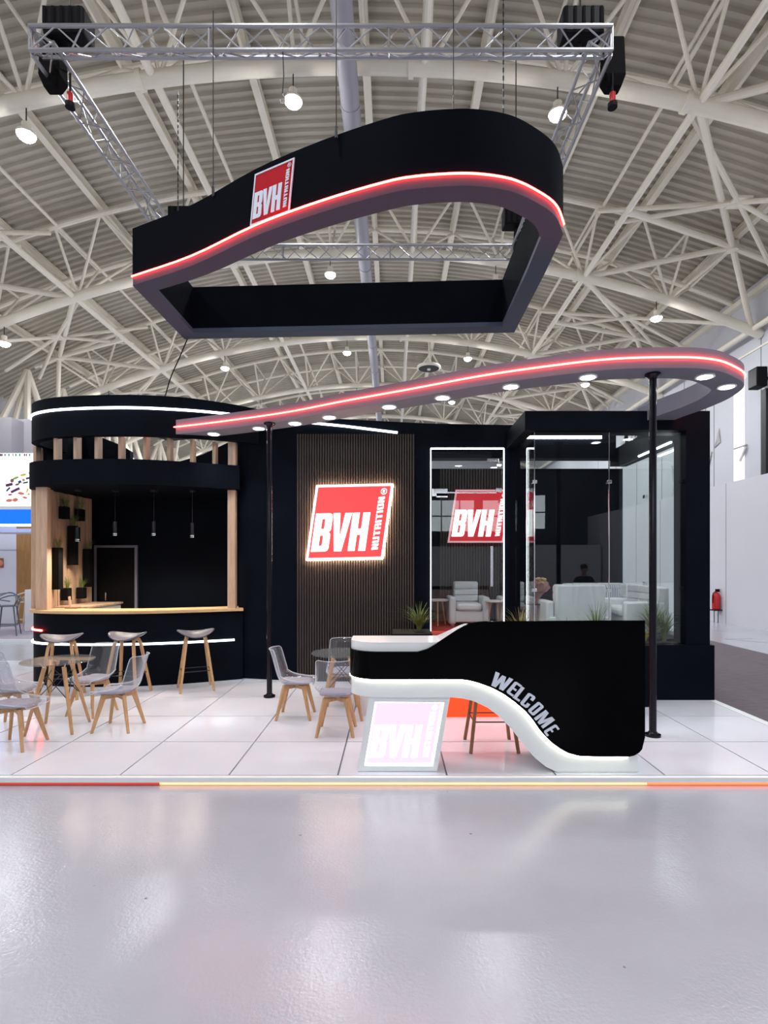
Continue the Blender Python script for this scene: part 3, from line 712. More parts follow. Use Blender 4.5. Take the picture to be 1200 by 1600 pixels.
MB().add([(p.x, p.y, 2.865) for p in lr] + [(-2.24, 9.3, 2.865), (-5.2, 9.3, 2.865)], [tuple(range(len(lr) + 2))]).build('bar_soffit', M['navy'], uw, 0)
for px in (54, 64, 86, 117, 150, 187, 226, 263, 299, 334):
    best = min(range(len(lr)), key=lambda i: abs(PX + lr[i].x * FOC / lr[i].y - px)); q = lr[best]; Y = q.y + .05; x = X_(px, Y)
    MB().box(x - .022, x + .022, Y, Y + .13, 3.215, 3.55).build('oak_fin', M['oak'], uw, 0, bevel=.003)
for x0, x1, Y, z0_, z1_ in ((X_(357, 7.98), X_(369, 7.98), 7.95, 3.22, 3.56), (X_(356, 8.02), X_(368, 8.02), 8.0, 1.12, 2.88), (X_(57, 7.72), X_(75, 7.72), 7.70, 1.12, 2.88), (X_(49, 8.0), X_(57, 8.0), 7.99, 1.12, 2.88), (X_(75, 7.95), X_(79, 7.95), 7.93, 1.12, 2.88)):
    MB().box(x0, x1, Y, Y + (.10 if x0 > -4 else .085), z0_, z1_).build('oak_post', M['oak'], uw, 0, bevel=.004)
# walls inside the bar; the top dips and lets the hall roof show
bk = MB(); prf = [(-5.3, 3.95), (X_(159, 9.3), 3.94), (X_(187, 9.3), 3.82), (X_(203, 9.3), 3.71), (X_(204, 9.3), 3.2), (X_(270, 9.3), 3.2), (X_(280, 9.3), 3.53), (X_(317, 9.3), 3.65), (X_(355, 9.3), 3.85), (-2.2, 4.0), (-2.2, PZ), (-5.3, PZ)]
bar_wall = thing('bar_rear_panel', (-3.7, 9.3, PZ), 'navy black rear wall inside the bar with a dipping top', 'wall panel')
bk.prism([prf[::-1]], lambda u, v, w: (u, 9.42 - w, v), .12).build('wall_panel', M['navy'], bar_wall, 0)
MB().wall([(-2.2, 8.20), (-2.2, 9.3)], PZ, 3.9, -.08).build('side_panel', M['navy'], bar_wall, 0)
MB().wall([(-5.27, 8.3), (-5.27, 9.3)], PZ, 3.95, .08).build('side_panel', M['navy'], bar_wall, 0)
d2 = thing('door_2', (X_(181, 9.28), 9.28, PZ), kind='structure')
ax0, ax1, azt = X_(148, 9.28), X_(215, 9.28), Z_(852, 9.28)
for x0, x1, z0_, z1_ in ((ax0, ax0 + .035, PZ, azt), (ax1 - .04, ax1, PZ, azt), (ax0 + .035, ax1 - .04, azt - .04, azt)):
    MB().box(x0, x1, 9.255, 9.299, z0_, z1_).build('door_frame', M['grey_paint'], d2, 0)
MB().box(ax0 + .04, ax1 - .045, 9.27, 9.299, PZ, azt - .045).build('door_leaf', M['black_bag'], d2, 0)
MB().tube((X_(164, 9.2), 9.22, Z_(938, 9.2)), (X_(164, 9.2), 9.22, Z_(926, 9.2)), .012, 8).tube((X_(164, 9.2), 9.22, Z_(932, 9.2)), (X_(164, 9.2), 9.27, Z_(932, 9.2)), .008, 6).build('door_handle', M['chrome'], d2)
# oak wall of upright boards carrying the planter boxes
ow = thing('oak_board_screen', (-5.03, 8.45, PZ), 'wall of upright pale oak boards inside the bar holding black planter boxes', 'board wall')
rb = random.Random(5)
for i in range(9):
    y = 7.92 + i * .13
    MB().box(-5.10 - .02 * (i % 2), -5.02 - .02 * (i % 2) + .004 * rb.random(), y, y + .122, PZ, 2.86).build('oak_board', M['oak'], ow, 0, bevel=.003)
def tuft(mb, c, n, h, spread, rr, w=.006):
    for _ in range(n):
        a = rr.uniform(0, 2 * PI); L = h * rr.uniform(.6, 1.1); s = spread * rr.uniform(.2, 1.0); dr = Vector((math.cos(a), math.sin(a), 0)); sd = Vector((-dr.y, dr.x, 0))
        base = Vector(c) + dr * rr.uniform(0, .02); pts = []
        for j in range(5):
            t = j / 4; pts.append(base + dr * s * t ** 1.8 + Vector((0, 0, L * (t - .42 * (s / spread) * t ** 3))))
        vs = []
        for j, p in enumerate(pts):
            ww = w * (1 - j / 4) + .0008; vs += [p - sd * ww, p + sd * ww]
        mb.add(vs, [(2 * j, 2 * j + 1, 2 * j + 3, 2 * j + 2) for j in range(4)])
    return mb
def planter(px0, px1, py0, py1, lab):
    pc = (px0 + px1) / 2
    Y = -4.93 * FOC / (pc - PX); zt = Z_(py0, Y); zb = Z_(py1, Y)
    t = thing('planter_box', (-4.93, Y, zb), lab, 'planter', 'black planter boxes on the oak boards')
    MB().box(-5.0, -4.89, Y - .055, Y + .055, zb, zt).build('box', M['black_bag'], t, 0, bevel=.004)
    MB().box(-4.99, -4.90, Y - .047, Y + .047, zt - .01, zt + .004).build('soil', M['soil'], t, 0)
    rr = random.Random(int(px0 * 7 + py0)); mb = MB()
    tuft(mb, (-4.93, Y, zt), 50, .20, .15, rr, .004)
    mb.build('grass_tuft', M['leaf'], t, 0)
planter(95, 109, 792, 811, 'short black planter box, highest on the oak boards, nearer the posts')
planter(119, 133.5, 796, 814, 'short black planter box near the top of the farthest oak boards')
planter(108, 123, 822, 883, 'tall black planter box in the middle of the oak boards, under two short ones')
planter(83.5, 99, 856, 921, 'tall black planter box nearest the thick oak posts')
planter(132, 146, 858, 917, 'tall black planter box farthest along the oak boards beside the door')
planter(97.5, 112.5, 919, 938, 'short black planter box lowest on the oak boards, nearer the posts')
planter(121.5, 136, 918, 935, 'short black planter box lowest on the oak boards, nearer the door')
# back counter along the oak wall
bc = thing('back_counter', (-4.75, 8.5, PZ), 'white back counter with oak top inside the bar', 'counter')
MB().box(-5.0, -4.52, 8.05, 9.06, PZ, 1.12).build('cabinet', M['white_matte'], bc, 0, bevel=.004)
MB().box(-5.0, -4.49, 8.03, 9.08, 1.12, 1.15).build('worktop', M['oak'], bc, 0, bevel=.003)
MB().box(-4.518, -4.505, 8.83, 8.90, 1.02, 1.035).build('handle', M['dark_metal'], bc, 0)
t = thing('wooden_spatula', (-4.72, 7.98, 1.125), 'small wooden spatula leaning on the bar top beside the oak posts', 'spatula')
MB().beam((-4.72, 7.98, 1.127), (-4.75, 8.0, 1.30), .035, .012).build('blade', M['oak'], t, 0, bevel=.003)
MB().box(-4.78, -4.60, 7.93, 8.03, 1.125, 1.145).build('rest', M['walnut'], t, 0, bevel=.003)
# pendants
for i, (px, ptop, pbot, Y, lab) in enumerate(((121.5, 824, 846, 7.95, 'black cylinder pendant lamp before the oak boards'), (180, 815, 837, 8.0, 'black cylinder pendant lamp above the bar door'), (240.5, 815, 837, 8.0, 'black cylinder pendant lamp second from the oak post at right'), (300.5, 817, 840, 8.05, 'black cylinder pendant lamp closest to the oak post at right'))):
    zt = Z_(ptop, Y); zb = Z_(pbot, Y); x = X_(px, Y)
    t = thing('pendant_lamp', (x, Y, 2.86), lab, 'lamp', 'pendant lamps over the bar')
    MB().tube((x, Y, zt), (x, Y, 2.86), .003, 5).build('cable', M['dark_metal'], t)
    MB().tube((x, Y, zb + .035), (x, Y, zt), .032, 16).build('lamp_body', M['pole'], t)
    MB().tube((x, Y, zb + .022), (x, Y, zb + .033), .034, 16).tube((x, Y, zb), (x, Y, zb + .010), .034, 16).build('chrome_ring', M['chrome'], t)
    MB().tube((x, Y, zb + .010), (x, Y, zb + .022), .03, 16).build('lamp_base', M['pole'], t)
    lamp('pendant_light', 'SPOT', (x, Y, zb - .01), 55.0, (1, .86, .68), None, spot_size=R(155), spot_blend=.7, shadow_soft_size=.03)
    MB().tube((x, Y, 2.84), (x, Y, 2.864), .045, 16).build('ceiling_rose', M['dark_metal'], t)

# ------------------------------------------------------------------ chairs, tables, stools (built at the origin, facing +X)
def make_chair():
    t = thing('tulip_chair', (0, 0, PZ), category='chair', world=False, group='clear acrylic chairs with grey pads')
    # shell: profile from the front lip over the seat and up the back, with raised sides
    prof = [(.215, .375), (.20, .395), (.12, .385), (.0, .375), (-.09, .378), (-.145, .40), (-.185, .46), (-.215, .55), (-.243, .65), (-.272, .745), (-.292, .765)]
    prof = [Vector((a, 0, b)) for a, b in prof]; prof = spline(prof, 2)
    hw = [.165, .175, .19, .198, .20, .20, .20, .20, .20, .197, .197, .196, .194, .19, .186, .18, .175, .165, .15, .14, .13]
    vs = []; nu = 13; n = len(prof)
    for i, p in enumerate(prof):
        w = lerp([0, .1, .3, .5, .7, .9, 1], [.165, .185, .200, .200, .195, .185, .155], i / (n - 1))
        back = max(0, min(1, (i - 9) / 4))
        for j in range(nu):
            u = -1 + 2 * j / (nu - 1); r = abs(u) ** 3
            vs.append((p.x + back * .07 * r, u * w, p.z + (1 - back) * lerp([0, 4, 10], [.01, .035, .11], i) * r))
    fs = [(i * nu + j, i * nu + j + 1, (i + 1) * nu + j + 1, (i + 1) * nu + j) for i in range(n - 1) for j in range(nu - 1)]
    sh = MB().add(vs, fs).build('shell', M['acrylic'], t, 60)
    sm = sh.modifiers.new('thickness', 'SOLIDIFY'); sm.thickness = .005; sm.offset = -1
    rimp = [vs[i * nu] for i in range(n)] + [vs[(n - 1) * nu + j] for j in range(1, nu)] + [vs[i * nu + nu - 1] for i in range(n - 2, -1, -1)] + [vs[j] for j in range(nu - 2, 0, -1)]
    MB().sweep(rimp, .0042, 6, True).build('shell_rim', M['rim'], t, 60)
    mb = MB(); m_ = 20                                   # pad
    pr = [(.0, .384), (.165, .386), (.185, .395), (.18, .408), (.14, .416), (.0, .418)]
    mb.v = []; pv = []
    for r, z in pr:
        for j in range(m_):
            a = 2 * PI * j / m_; c = math.copysign(abs(math.cos(a)) ** .8, math.cos(a)); s = math.copysign(abs(math.sin(a)) ** .8, math.sin(a))
            pv.append((.015 + r * c * .98, r * s * .95, z + (.012 if c < -.8 and r > .1 else 0)))
    pf = [(i * m_ + j, i * m_ + (j + 1) % m_, (i + 1) * m_ + (j + 1) % m_, (i + 1) * m_ + j) for i in range(len(pr) - 1) for j in range(m_)]
    MB().add(pv, pf).build('seat_pad', M['cushion_grey'], t, 60)
    MB().beam((-.12, -.12, .345), (.12, .12, .345), .035, .04).beam((-.12, .12, .344), (.12, -.12, .344), .035, .04).build('cross_base', M['beech'], t, 0, bevel=.003)
    for sx in (-1, 1):
        for sy in (-1, 1):
            a, b = Vector((sx * .10, sy * .10, .372)), Vector((sx * .185, sy * .18, 0)); d = Vector((sx, sy, 0)).normalized(); e = Vector((-d.y, d.x, 0))
            vs = [a + d * s * .026 + e * q * .015 for s, q in ((-1, -1), (1, -1), (1, 1), (-1, 1))] + [b + d * s * .013 + e * q * .012 for s, q in ((-1, -1), (1, -1), (1, 1), (-1, 1))]
            fsq = [(0, 1, 2, 3), (7, 6, 5, 4)] + [(i, i + 4, (i + 1) % 4 + 4, (i + 1) % 4) for i in range(4)]
            MB().add(vs, fsq).build('leg', M['beech'], t, 0, bevel=.003)
    return t
ch = make_chair()
spots = [(-3.53, 5.10, 0, 'clear acrylic chair cut by the frame edge, nearest the camera at the left table'),
         (-3.98, 5.72, .12, 'clear acrylic chair behind the nearest one on the left, mostly hidden by it'),
         (-3.43, 6.22, -PI / 2 - .25, 'clear acrylic chair turned with its back to the bar counter'),
         (-2.84, 5.65, PI, 'clear acrylic chair in profile right of the left glass table, its back to the pole'),
         (-1.08, 6.09, 0, 'clear acrylic chair beside the thin pole, facing the right glass table'),
         (-.565, 5.52, PI / 2, 'clear acrylic chair seen from behind in front of the right glass table'),
         (-.60, 6.68, -PI / 2, 'clear acrylic chair against the slat panel, behind the right glass table'),
         (-.10, 6.28, PI, 'clear acrylic chair hidden behind the reception desk end, only legs showing')]
for i, (x, y, a, lab) in enumerate(spots):
    if i == 0: ch.location = (x, y, PZ); ch.rotation_euler = (0, 0, a); ch['label'] = lab
    else: dup(ch, (x, y, PZ), a, lab)
def make_table(x, y, lab, rz):
    t = thing('glass_table', (x, y, PZ), lab, 'table', 'round glass tables', world=False, rz=rz)
    MB().lathe([(.335, .705), (.34, .709), (.34, .713), (.335, .717)], 48).build('glass_top', M['glass_top'], t)
    F = []
    for i in range(4):
        a = PI / 4 + i * PI / 2; u = Vector((math.cos(a), math.sin(a), 0)); p = u * .13 + Vector((0, 0, .655)); q = u * .31
        F.append((p, q)); d = u; e = Vector((-d.y, d.x, 0))
        vs = [p + d * s * .017 + e * r * .017 for s, r in ((-1, -1), (1, -1), (1, 1), (-1, 1))] + [q + d * s * .012 + e * r * .012 for s, r in ((-1, -1), (1, -1), (1, 1), (-1, 1))]
        MB().add(vs, [(0, 1, 2, 3), (7, 6, 5, 4)] + [(k, k + 4, (k + 1) % 4 + 4, (k + 1) % 4) for k in range(4)]).build('leg', M['beech'], t, 0, bevel=.003)
        MB().tube(p + Vector((0, 0, -.01)), u * .17 + Vector((0, 0, .70)), .006, 6).tube(u * .17 + Vector((0, 0, .699)), u * .17 + Vector((0, 0, .7045)), .022, 12).build('glass_mount', M['chrome'], t)
    mb = MB()
    for i in range(4):
        (p, q), (p2, q2) = F[i], F[(i + 1) % 4]
        mb.tube(p.lerp(q, .06), p2.lerp(q2, .5), .004, 5); mb.tube(p.lerp(q, .5), p2.lerp(q2, .06), .004, 5)
    mb.build('wire_brace', M['dark_metal'], t)
    return t
make_table(-3.45, 5.62, 'round glass table with beech legs beside the bar stools', .15)
make_table(-.57, 6.10, 'round glass table with beech legs in front of the slat panel', .1)
def make_stool(lm):
    t = thing('bar_stool', (0, 0, PZ), category='stool', group='grey bar stools', world=False)
    vs = []; nu, nv = 15, 11                              # dished seat, longer in X with raised ends
    for i in range(nv):
        v = -1 + 2 * i / (nv - 1)
        for j in range(nu):
            u = -1 + 2 * j / (nu - 1)
            x, y = u * math.sqrt(1 - v * v / 2) * .235, v * math.sqrt(1 - u * u / 2) * .175
            r2 = (x / .235) ** 2 + (y / .175) ** 2
            vs.append((x, y, .722 + .088 * (x / .235) ** 2 + .05 * max(0, y / .175) ** 2 + .01 * r2))
    fs = [(i * nu + j, i * nu + j + 1, (i + 1) * nu + j + 1, (i + 1) * nu + j) for i in range(nv - 1) for j in range(nu - 1)]
    s = MB().add(vs, fs).build('seat', M['stool_grey'], t, 60)
    sm = s.modifiers.new('thickness', 'SOLIDIFY'); sm.thickness = .016; sm.offset = -1
    for sx in (-1, 1):                                    # two bent wood hoops
        a, b = Vector((sx * .215, -.20, 0)), Vector((sx * .215, .20, 0)); at, bt = Vector((sx * .125, -.085, .69)), Vector((sx * .125, .085, .69))
        pts = [a, a.lerp(at, .5), a.lerp(at, .94)] + [Vector((sx * .118, -.06, .712)), Vector((sx * .115, 0, .722)), Vector((sx * .118, .06, .712))] + [b.lerp(bt, .94), b.lerp(bt, .5), b]
        MB().sweep(pts, [.024, .025, .027, .027, .027, .027, .027, .025, .024], 4, sx=.85).build('leg_hoop', lm, t, 0, bevel=.003)
    L = lambda sx, sy, z: Vector((sx * (.215 - .09 * z / .69), sy * (.20 - .115 * z / .69), z))
    mb = MB(); zf = .27; cs = [(-1, -1), (1, -1), (1, 1), (-1, 1)]
    for i in range(4): mb.tube(L(*cs[i], zf), L(*cs[(i + 1) % 4], zf), .0065, 6)
    mb.build('footrest', M['dark_metal'], t)
    return t
so = make_stool(M['beech'])
so.location = (-4.22, 6.95, PZ); so.rotation_euler = (0, 0, .3); so['label'] = 'grey seated bar stool behind the left glass table, nearest the red light'
dup(so, (-3.47, 7.13, PZ), -.05, 'grey seated bar stool in the middle of the three along the bar')
dup(so, (-2.68, 7.42, PZ), .45, 'grey seated bar stool standing apart at the wall end of the bar')
s4 = make_stool(M['walnut']); s4.location = (.92, 5.09, PZ); s4['label'] = 'brown legged bar stool behind the reception desk, legs seen under its arch'
del s4['group']

# ------------------------------------------------------------------ reception desk
DY = 4.42
dk_ = thing('reception_desk', (.85, 4.7, PZ), 'glossy black and white reception desk with a sweeping arched front', 'reception desk')
def dX(px): return X_(px, DY)
def dZ(py): return Z_(py, DY)
rad = .26; xl = X_(547, 4.68); xr = dX(1008)
stn = []                                               # stations along the plan path: (x, yfront)
for yy in (4.86, 4.75): stn.append((xl, yy))
for i in range(13):
    a = PI - i / 12 * PI / 2; stn.append((xl + rad + rad * math.cos(a), DY + rad - rad * math.sin(a)))
x = xl + rad
while x < xr - .015: x += .022; stn.append((min(x, xr), DY))
stn[-1] = (xr, DY)
topx = [dX(v) for v in (600, 653, 668, 684, 700, 716, 733, 744, 760, 1008)]; topz = [dZ(v) for v in (1018.5, 1018.5, 1014, 1004.5, 994, 983.5, 974.5, 972, 971, 969.5)]
botpx = [(550, 1062), (680, 1061.8), (720, 1061.6), (735, 1063.8), (750, 1068), (769, 1075), (787.5, 1085), (804, 1097), (820, 1110.5), (832.5, 1125), (842.5, 1140), (854, 1153), (862.5, 1161), (875, 1170), (887.5, 1177), (905, 1181.5), (930, 1182.5), (983, 1182.5), (992, 1180.5), (999, 1176), (1004, 1170), (1007, 1162), (1008, 1152)]
botx = [dX(a) for a, b in botpx]; botz = [dZ(b) for a, b in botpx]
wb = [(550, 1091), (706, 1091), (722, 1092.5), (740, 1096.5), (762.5, 1107), (780, 1120), (800, 1140), (817.5, 1163), (837.5, 1186.5), (855, 1200.5), (872, 1208.5), (893, 1212), (1003, 1212)]
wbx = [dX(a) for a, b in wb]; wbz = [max(PZ + .002, dZ(b)) for a, b in wb]
stn_x = sorted(set([s[0] for s in stn]))
mb = MB()
zt_ = [lerp(topx, topz, s[0]) for s in stn]; zb_ = [lerp(botx, botz, s[0]) for s in stn]
mb.wall([(s[0], s[1]) for s in stn], zb_, zt_, .028).build('black_front', M['gloss_black'], dk_)
# white body: set back 28 mm, deep, with the arch cut right through
vs = []; st2 = [(max(a, xl + .012), b) for a, b in stn if a <= dX(1003)]
lst = []
for a, b in st2:
    yf = b + .03; zt = lerp([dX(690), dX(736)], [1.132, 1.24], a); lst.append((a, yf, lerp(wbx, wbz, a), zt))
body = MB(); n = len(lst)
for (a, yf, zb, zt) in lst:
    for q in ((yf, zb), (yf, zt), (4.88, zt), (4.88, zb)): vs.append((a, max(q[0], yf), q[1]))
fs = [(4 * i + s, 4 * i + 4 + s, 4 * i + 4 + (s + 1) % 4, 4 * i + (s + 1) % 4) for i in range(n - 1) for s in range(4)]
body.add(vs, fs + [(0, 1, 2, 3), (4 * n - 1, 4 * n - 2, 4 * n - 3, 4 * n - 4)])
body.build('white_body', M['white_gloss'], dk_, 40)
ledp = [(s[0], s[1] + .016, z - .004) for s, z in zip(stn, zb_) if s[1] < 4.75 and s[0] < dX(985)]
MB().sweep(ledp, .006, 6).build('led_strip', M['led_desk'], dk_)
# WELCOME along the sweep
spans = [('W', (762.5, 1070.0), (790.0, 1082.2)), ('E', (789.5, 1082.2), (799.8, 1089.3)), ('L', (800.0, 1090.8), (810.0, 1097.3)), ('C', (810.8, 1100.2), (822.3, 1107.8)),
         ('O', (823.0, 1110.8), (831.8, 1119.5)), ('M', (833.0, 1122.8), (847.2, 1138.8)), ('E', (847.6, 1143.2), (853.4, 1151.0))]
H = .126
for c, s0, s1 in spans:
    a0, a1 = Vector((dX(s0[0]), 0, dZ(s0[1]))), Vector((dX(s1[0]), 0, dZ(s1[1]))); d0 = (a1 - a0).normalized(); kx = (a1 - a0).length / GW[c]
    up = Vector((-d0.z, 0, d0.x)); up = up if up.z > 0 else -up
    o = a0 + up * .006
    def fn(u, v, w, o=o, d0=d0, up=up, kx=kx): q = o + d0 * (u * kx + .10 * H * v) + up * v * H * .94; return (q.x, DY - .002 - w, q.z)
    MB().prism(GL[c], fn, .006).build('letter', M['white_print'], dk_, 0)
# slanted light box carrying the desk's low end
lb = thing('light_box', (.05, 4.5, PZ), 'slanted white framed light box glowing pink under the reception desk', 'light box')
fy = 4.465
A, B, C_, D_ = [W(px, py, fy) for px, py in ((559, 1205), (683, 1205.5), (703, 1091), (576, 1090.5))]
A.z = B.z = PZ + .003; C_.z = D_.z = lerp(wbx, wbz, 0) - .003
a, b, c, d = [W(px, py, fy) for px, py in ((569, 1197), (676.5, 1197.5), (694.5, 1097.5), (586, 1096.5))]
MB().prism([[(q.x, q.z) for q in (A, B, C_, D_)], [(q.x, q.z) for q in (a, d, c, b)]], lambda u, v, w: (u, fy + .30 - w, v), .30).build('frame', M['white_gloss'], lb, 0)
logo(lb, (a.x, fy + .05, a.z), (1, 0, 0), (0, 0, 1), (0, -1, 0), b.x - a.x, d.z - a.z, (d.x - a.x) / (d.z - a.z) * ((d.z - a.z) / 780) / ((b.x - a.x) / 805), (M['lightbox'], M['lightbox_white'], M['lightbox_white']), .02)

# ------------------------------------------------------------------ the hanging ring sign
HB = 4.97; D = HB - CAMZ
front = [(207, 432), (300, 400), (400, 352), (500, 315), (600, 285.5), (650, 276), (712, 271.5), (750, 272.5), (787, 277.5), (812, 285), (837, 297.5), (860, 312.5), (872, 327.5), (880, 350)]
FP = [Vector((X_(a, (D + .1) * FOC / (PY - b)), (D + .1) * FOC / (PY - b), 0)) for a, b in front]
FP = spline(FP, 4) + [Vector((1.675, 6.0, 0)), Vector((1.68, 7.5, 0)), Vector((-2.95, 7.72, 0))]
hs = thing('hanging_sign', (-.6, 6.2, HB), 'navy black teardrop ring sign hanging from the truss, red light line', 'hanging sign')
def ringpath(d):
    n = len(FP); out = []
    for i in range(n):
        a, b = FP[i] - FP[i - 1], FP[(i + 1) % n] - FP[i]
        na, nb = Vector((-a.y, a.x, 0)).normalized(), Vector((-b.y, b.x, 0)).normalized(); nv = (na + nb).normalized(); out.append(FP[i] + nv * d / max(.45, nv.dot(na)))
    return out
MB().wall(FP, HB + .105, HB + .65, .03, True).build('outer_fascia', M['navy_matte'], hs)
MB().wall(ringpath(.004), HB, HB + .105, .03, True).build('lower_band', M['grey_band'], hs)
ip = ringpath(.20)
MB().wall(ip, HB + .06, HB + .63, -.02, True).build('inner_fascia', M['navy_matte'], hs)
MB().wall(ip, HB, HB + .06, -.02, True).build('inner_band', M['grey_band'], hs)
n = len(FP); op = ringpath(.004)
MB().add([(p.x, p.y, HB - .003) for p in ringpath(-.0)] + [(p.x, p.y, HB - .003) for p in ringpath(.205)], [(i, (i + 1) % n, n + (i + 1) % n, n + i)[::-1] for i in range(n)]).build('soffit', M['grey_band'], hs, 0)
lp = ringpath(-.008)[:n - 3]
MB().sweep([(p.x, p.y, HB + .098) for p in lp], .009, 8).build('led_strip', M['led_red'], hs)
bl_, br_ = Vector((-1.378, 5.325, 5.067)), Vector((-.955, 5.105, 5.067))
e_u = (br_ - bl_).normalized(); e_w = Vector((e_u.y, -e_u.x, 0))
logo(hs, bl_ + e_w * .012, e_u, (0, 0, 1), e_w, (br_ - bl_).length, .487, .135, (M['red_print'], M['white_print'], M['white_print']), .008)

# ------------------------------------------------------------------ aluminium rigging frame
rg = thing('rigging_frame', (-.8, 8.1, 7.6), 'rectangular aluminium lattice rigging truss frame above the hanging sign', 'truss')
ZTp, ZBt, RY0, RY1, RX0, RX1 = 7.76, 7.49, 6.05, 10.2, -4.04, 2.45
def lattice(p0, p1, inward):
    p0, p1 = Vector(p0), Vector(p1); L = (p1 - p0).length; d = (p1 - p0).normalized(); inn_ = Vector(inward)
    t = thing('truss_section', p0, world=True); t.parent = rg; t.matrix_parent_inverse = Matrix.Translation(-Vector(rg.location))
    cs = [Vector((0, 0, .135)), Vector((0, 0, -.135)), inn_ * .234]
    for c in cs: bar('chord', p0 + c, p1 + c, .024, M['alu'], t, 8)
    m_ = int(L / .29); q = L / m_
    for a, b in ((0, 1), (1, 2), (2, 0)):
        for i in range(m_):
            s0, s1 = (a, b) if i % 2 else (b, a)
            bar('brace', p0 + d * q * i + cs[s0], p0 + d * q * (i + 1) + cs[s1], .009, M['alu'], t, 6)
    for e in (p0, p0 + d * 2.0, p0 + d * 4.0, p1):
        for a, b in ((0, 1), (1, 2), (2, 0)): bar('end_frame', e + cs[a], e + cs[b], .012, M['alu'], t, 6)
zm = (ZTp + ZBt) / 2
lattice((RX0, RY0, zm), (RX1, RY0, zm), (0, 1, 0)); lattice((RX0, RY1, zm), (RX1, RY1, zm), (0, -1, 0))
lattice((RX0, RY0 + .05, zm), (RX0, RY1 - .05, zm), (1, 0, 0)); lattice((RX1, RY0 + .05, zm), (RX1, RY1 - .05, zm), (-1, 0, 0))
def hoist(x, y, bagdx, lab):
    t = thing('chain_hoist', (x, y, ZTp + .3), lab, 'hoist', 'chain hoists at the rig corners')
    z = ZTp + .30
    MB().box(x - .24, x + .24, y - .14, y + .14, z - .16, z + .16).build('motor_body', M['black_case'], t, 0, bevel=.03)
    for i in range(5): MB().box(x - .22 + i * .1, x - .19 + i * .1, y - .155, y + .155, z - .13, z + .13).build('cooling_rib', M['black_bag'], t, 0)
    MB().sweep([(x, y, z - .16), (x, y, z - .22), (x + .02, y, z - .26), (x, y, z - .30)], .016, 8).build('hook', M['dark_metal'], t)
    xb = x + bagdx
    MB().add([(xb + sx * w, y + .05 + sy * w2, zz) for zz, w, w2 in ((z - .10, .11, .09), (z - .55, .125, .10), (z - .68, .08, .06)) for sx, sy in ((-1, -1), (1, -1), (1, 1), (-1, 1))],
             [(0, 1, 2, 3), (11, 10, 9, 8)] + [(4 * r + j, 4 * r + 4 + j, 4 * r + 4 + (j + 1) % 4, 4 * r + (j + 1) % 4) for r in range(2) for j in range(4)]).build('chain_bag', M['black_bag'], t, 0, bevel=.02)
    MB().tube((x, y, z + .16), (x, y, arch(x) - .02), .010, 6).build('lift_chain', M['dark_metal'], t)
hoist(RX0 + .24, RY0 + .35, -.22, 'black chain hoist at the near left corner of the rigging frame')
hoist(RX1 - .24, RY0 + .35, .40, 'black chain hoist at the near right corner of the rigging frame')
hoist(RX1 - .20, RY1 - .30, .10, 'black chain hoist at the far right corner, seen through the ring sign')
hoist(RX0 + .24, RY1 - .30, -.2, 'black chain hoist at the far left corner of the rigging frame')
# plug connectors hanging near the corners
for x, lab in ((RX0 + .28, 'black and red cable plug hanging at the near left rig corner'), (RX1 + .12, 'black and red cable plug hanging at the near right rig corner')):
    t = thing('cable_plug', (x, RY0 + .3, 7.2), lab, 'plug')
    MB().tube((x, RY0 + .3, 7.50), (x, RY0 + .3, 7.26), .012, 8).build('cable', M['black_case'], t)
    MB().tube((x, RY0 + .3, 7.15), (x, RY0 + .3, 7.27), .035, 12).build('plug_body', M['red_gloss'], t); MB().tube((x, RY0 + .3, 7.10), (x, RY0 + .3, 7.15), .055, 12).build('plug_collar', M['black_case'], t)
# suspension chains and wire ropes from the rig to the ring
def sus(px, y, x=None, chain=False, ztop=ZBt, lab=''):
    x = X_(px, y) if x is None else x
    t = thing('suspension_chain' if chain else 'wire_rope', (x, y, HB + .62), lab, 'chain' if chain else 'rope')
    mb = MB(); z = HB + .62
    if chain:
        i = 0
        while z < ztop:
            a, b = (.007, .002) if i % 2 else (.002, .007)
            mb.box(x - a, x + a, y - b, y + b, z, z + .04); z += .036; i += 1
        mb.build('chain_links', M['dark_metal'], t, 0)['kind'] = 'stuff'
    else: mb.tube((x, y, z), (x, y, ztop), .005, 5).build('rope', M['dark_metal'], t)
    MB().tube((x, y, HB + .60), (x, y, HB + .70), .014, 8).build('shackle', M['dark_metal'], t)
sus(0, 6.6, -2.6, True, lab='thin chain holding the left corner of the ring sign')
sus(0, 5.62, -1.85, False, lab='thin wire rope beside the logo end of the ring sign')
sus(0, 4.85, -.5, False, lab='thin wire rope over the middle of the ring sign')
sus(0, 4.72, .53, False, lab='thin wire rope over the top of the ring sign curve')
sus(0, 4.90, 1.0, True, lab='thin chain holding the right curve of the ring sign')
t = thing('drop_hook', (X_(442, RY0), RY0, 7.0), 'short rope with metal hook hanging from the front truss', 'hook')
xh = X_(442, RY0); MB().sweep([(xh, RY0, 7.47), (xh + .01, RY0, 7.2), (xh - .005, RY0, 7.0)], .006, 6).build('rope', M['dark_metal'], t)
MB().sweep([(xh - .005, RY0, 7.0), (xh + .02, RY0, 6.96), (xh + .02, RY0, 6.91), (xh - .02, RY0, 6.90), (xh - .03, RY0, 6.94)], .008, 6).build('hook', M['alu'], t)
t = thing('power_cable', (-2.9, 7.75, 4.1), 'black power cable sloping from the ring sign to the bar canopy', 'cable')
MB().sweep(spline([(-2.9, 7.72, HB + .02), (-3.0, 7.68, 4.7), (-3.1, 7.62, 4.4), (-3.14, 7.50, 4.06)], 4), .008, 6).build('cable_run', M['black_case'], t)
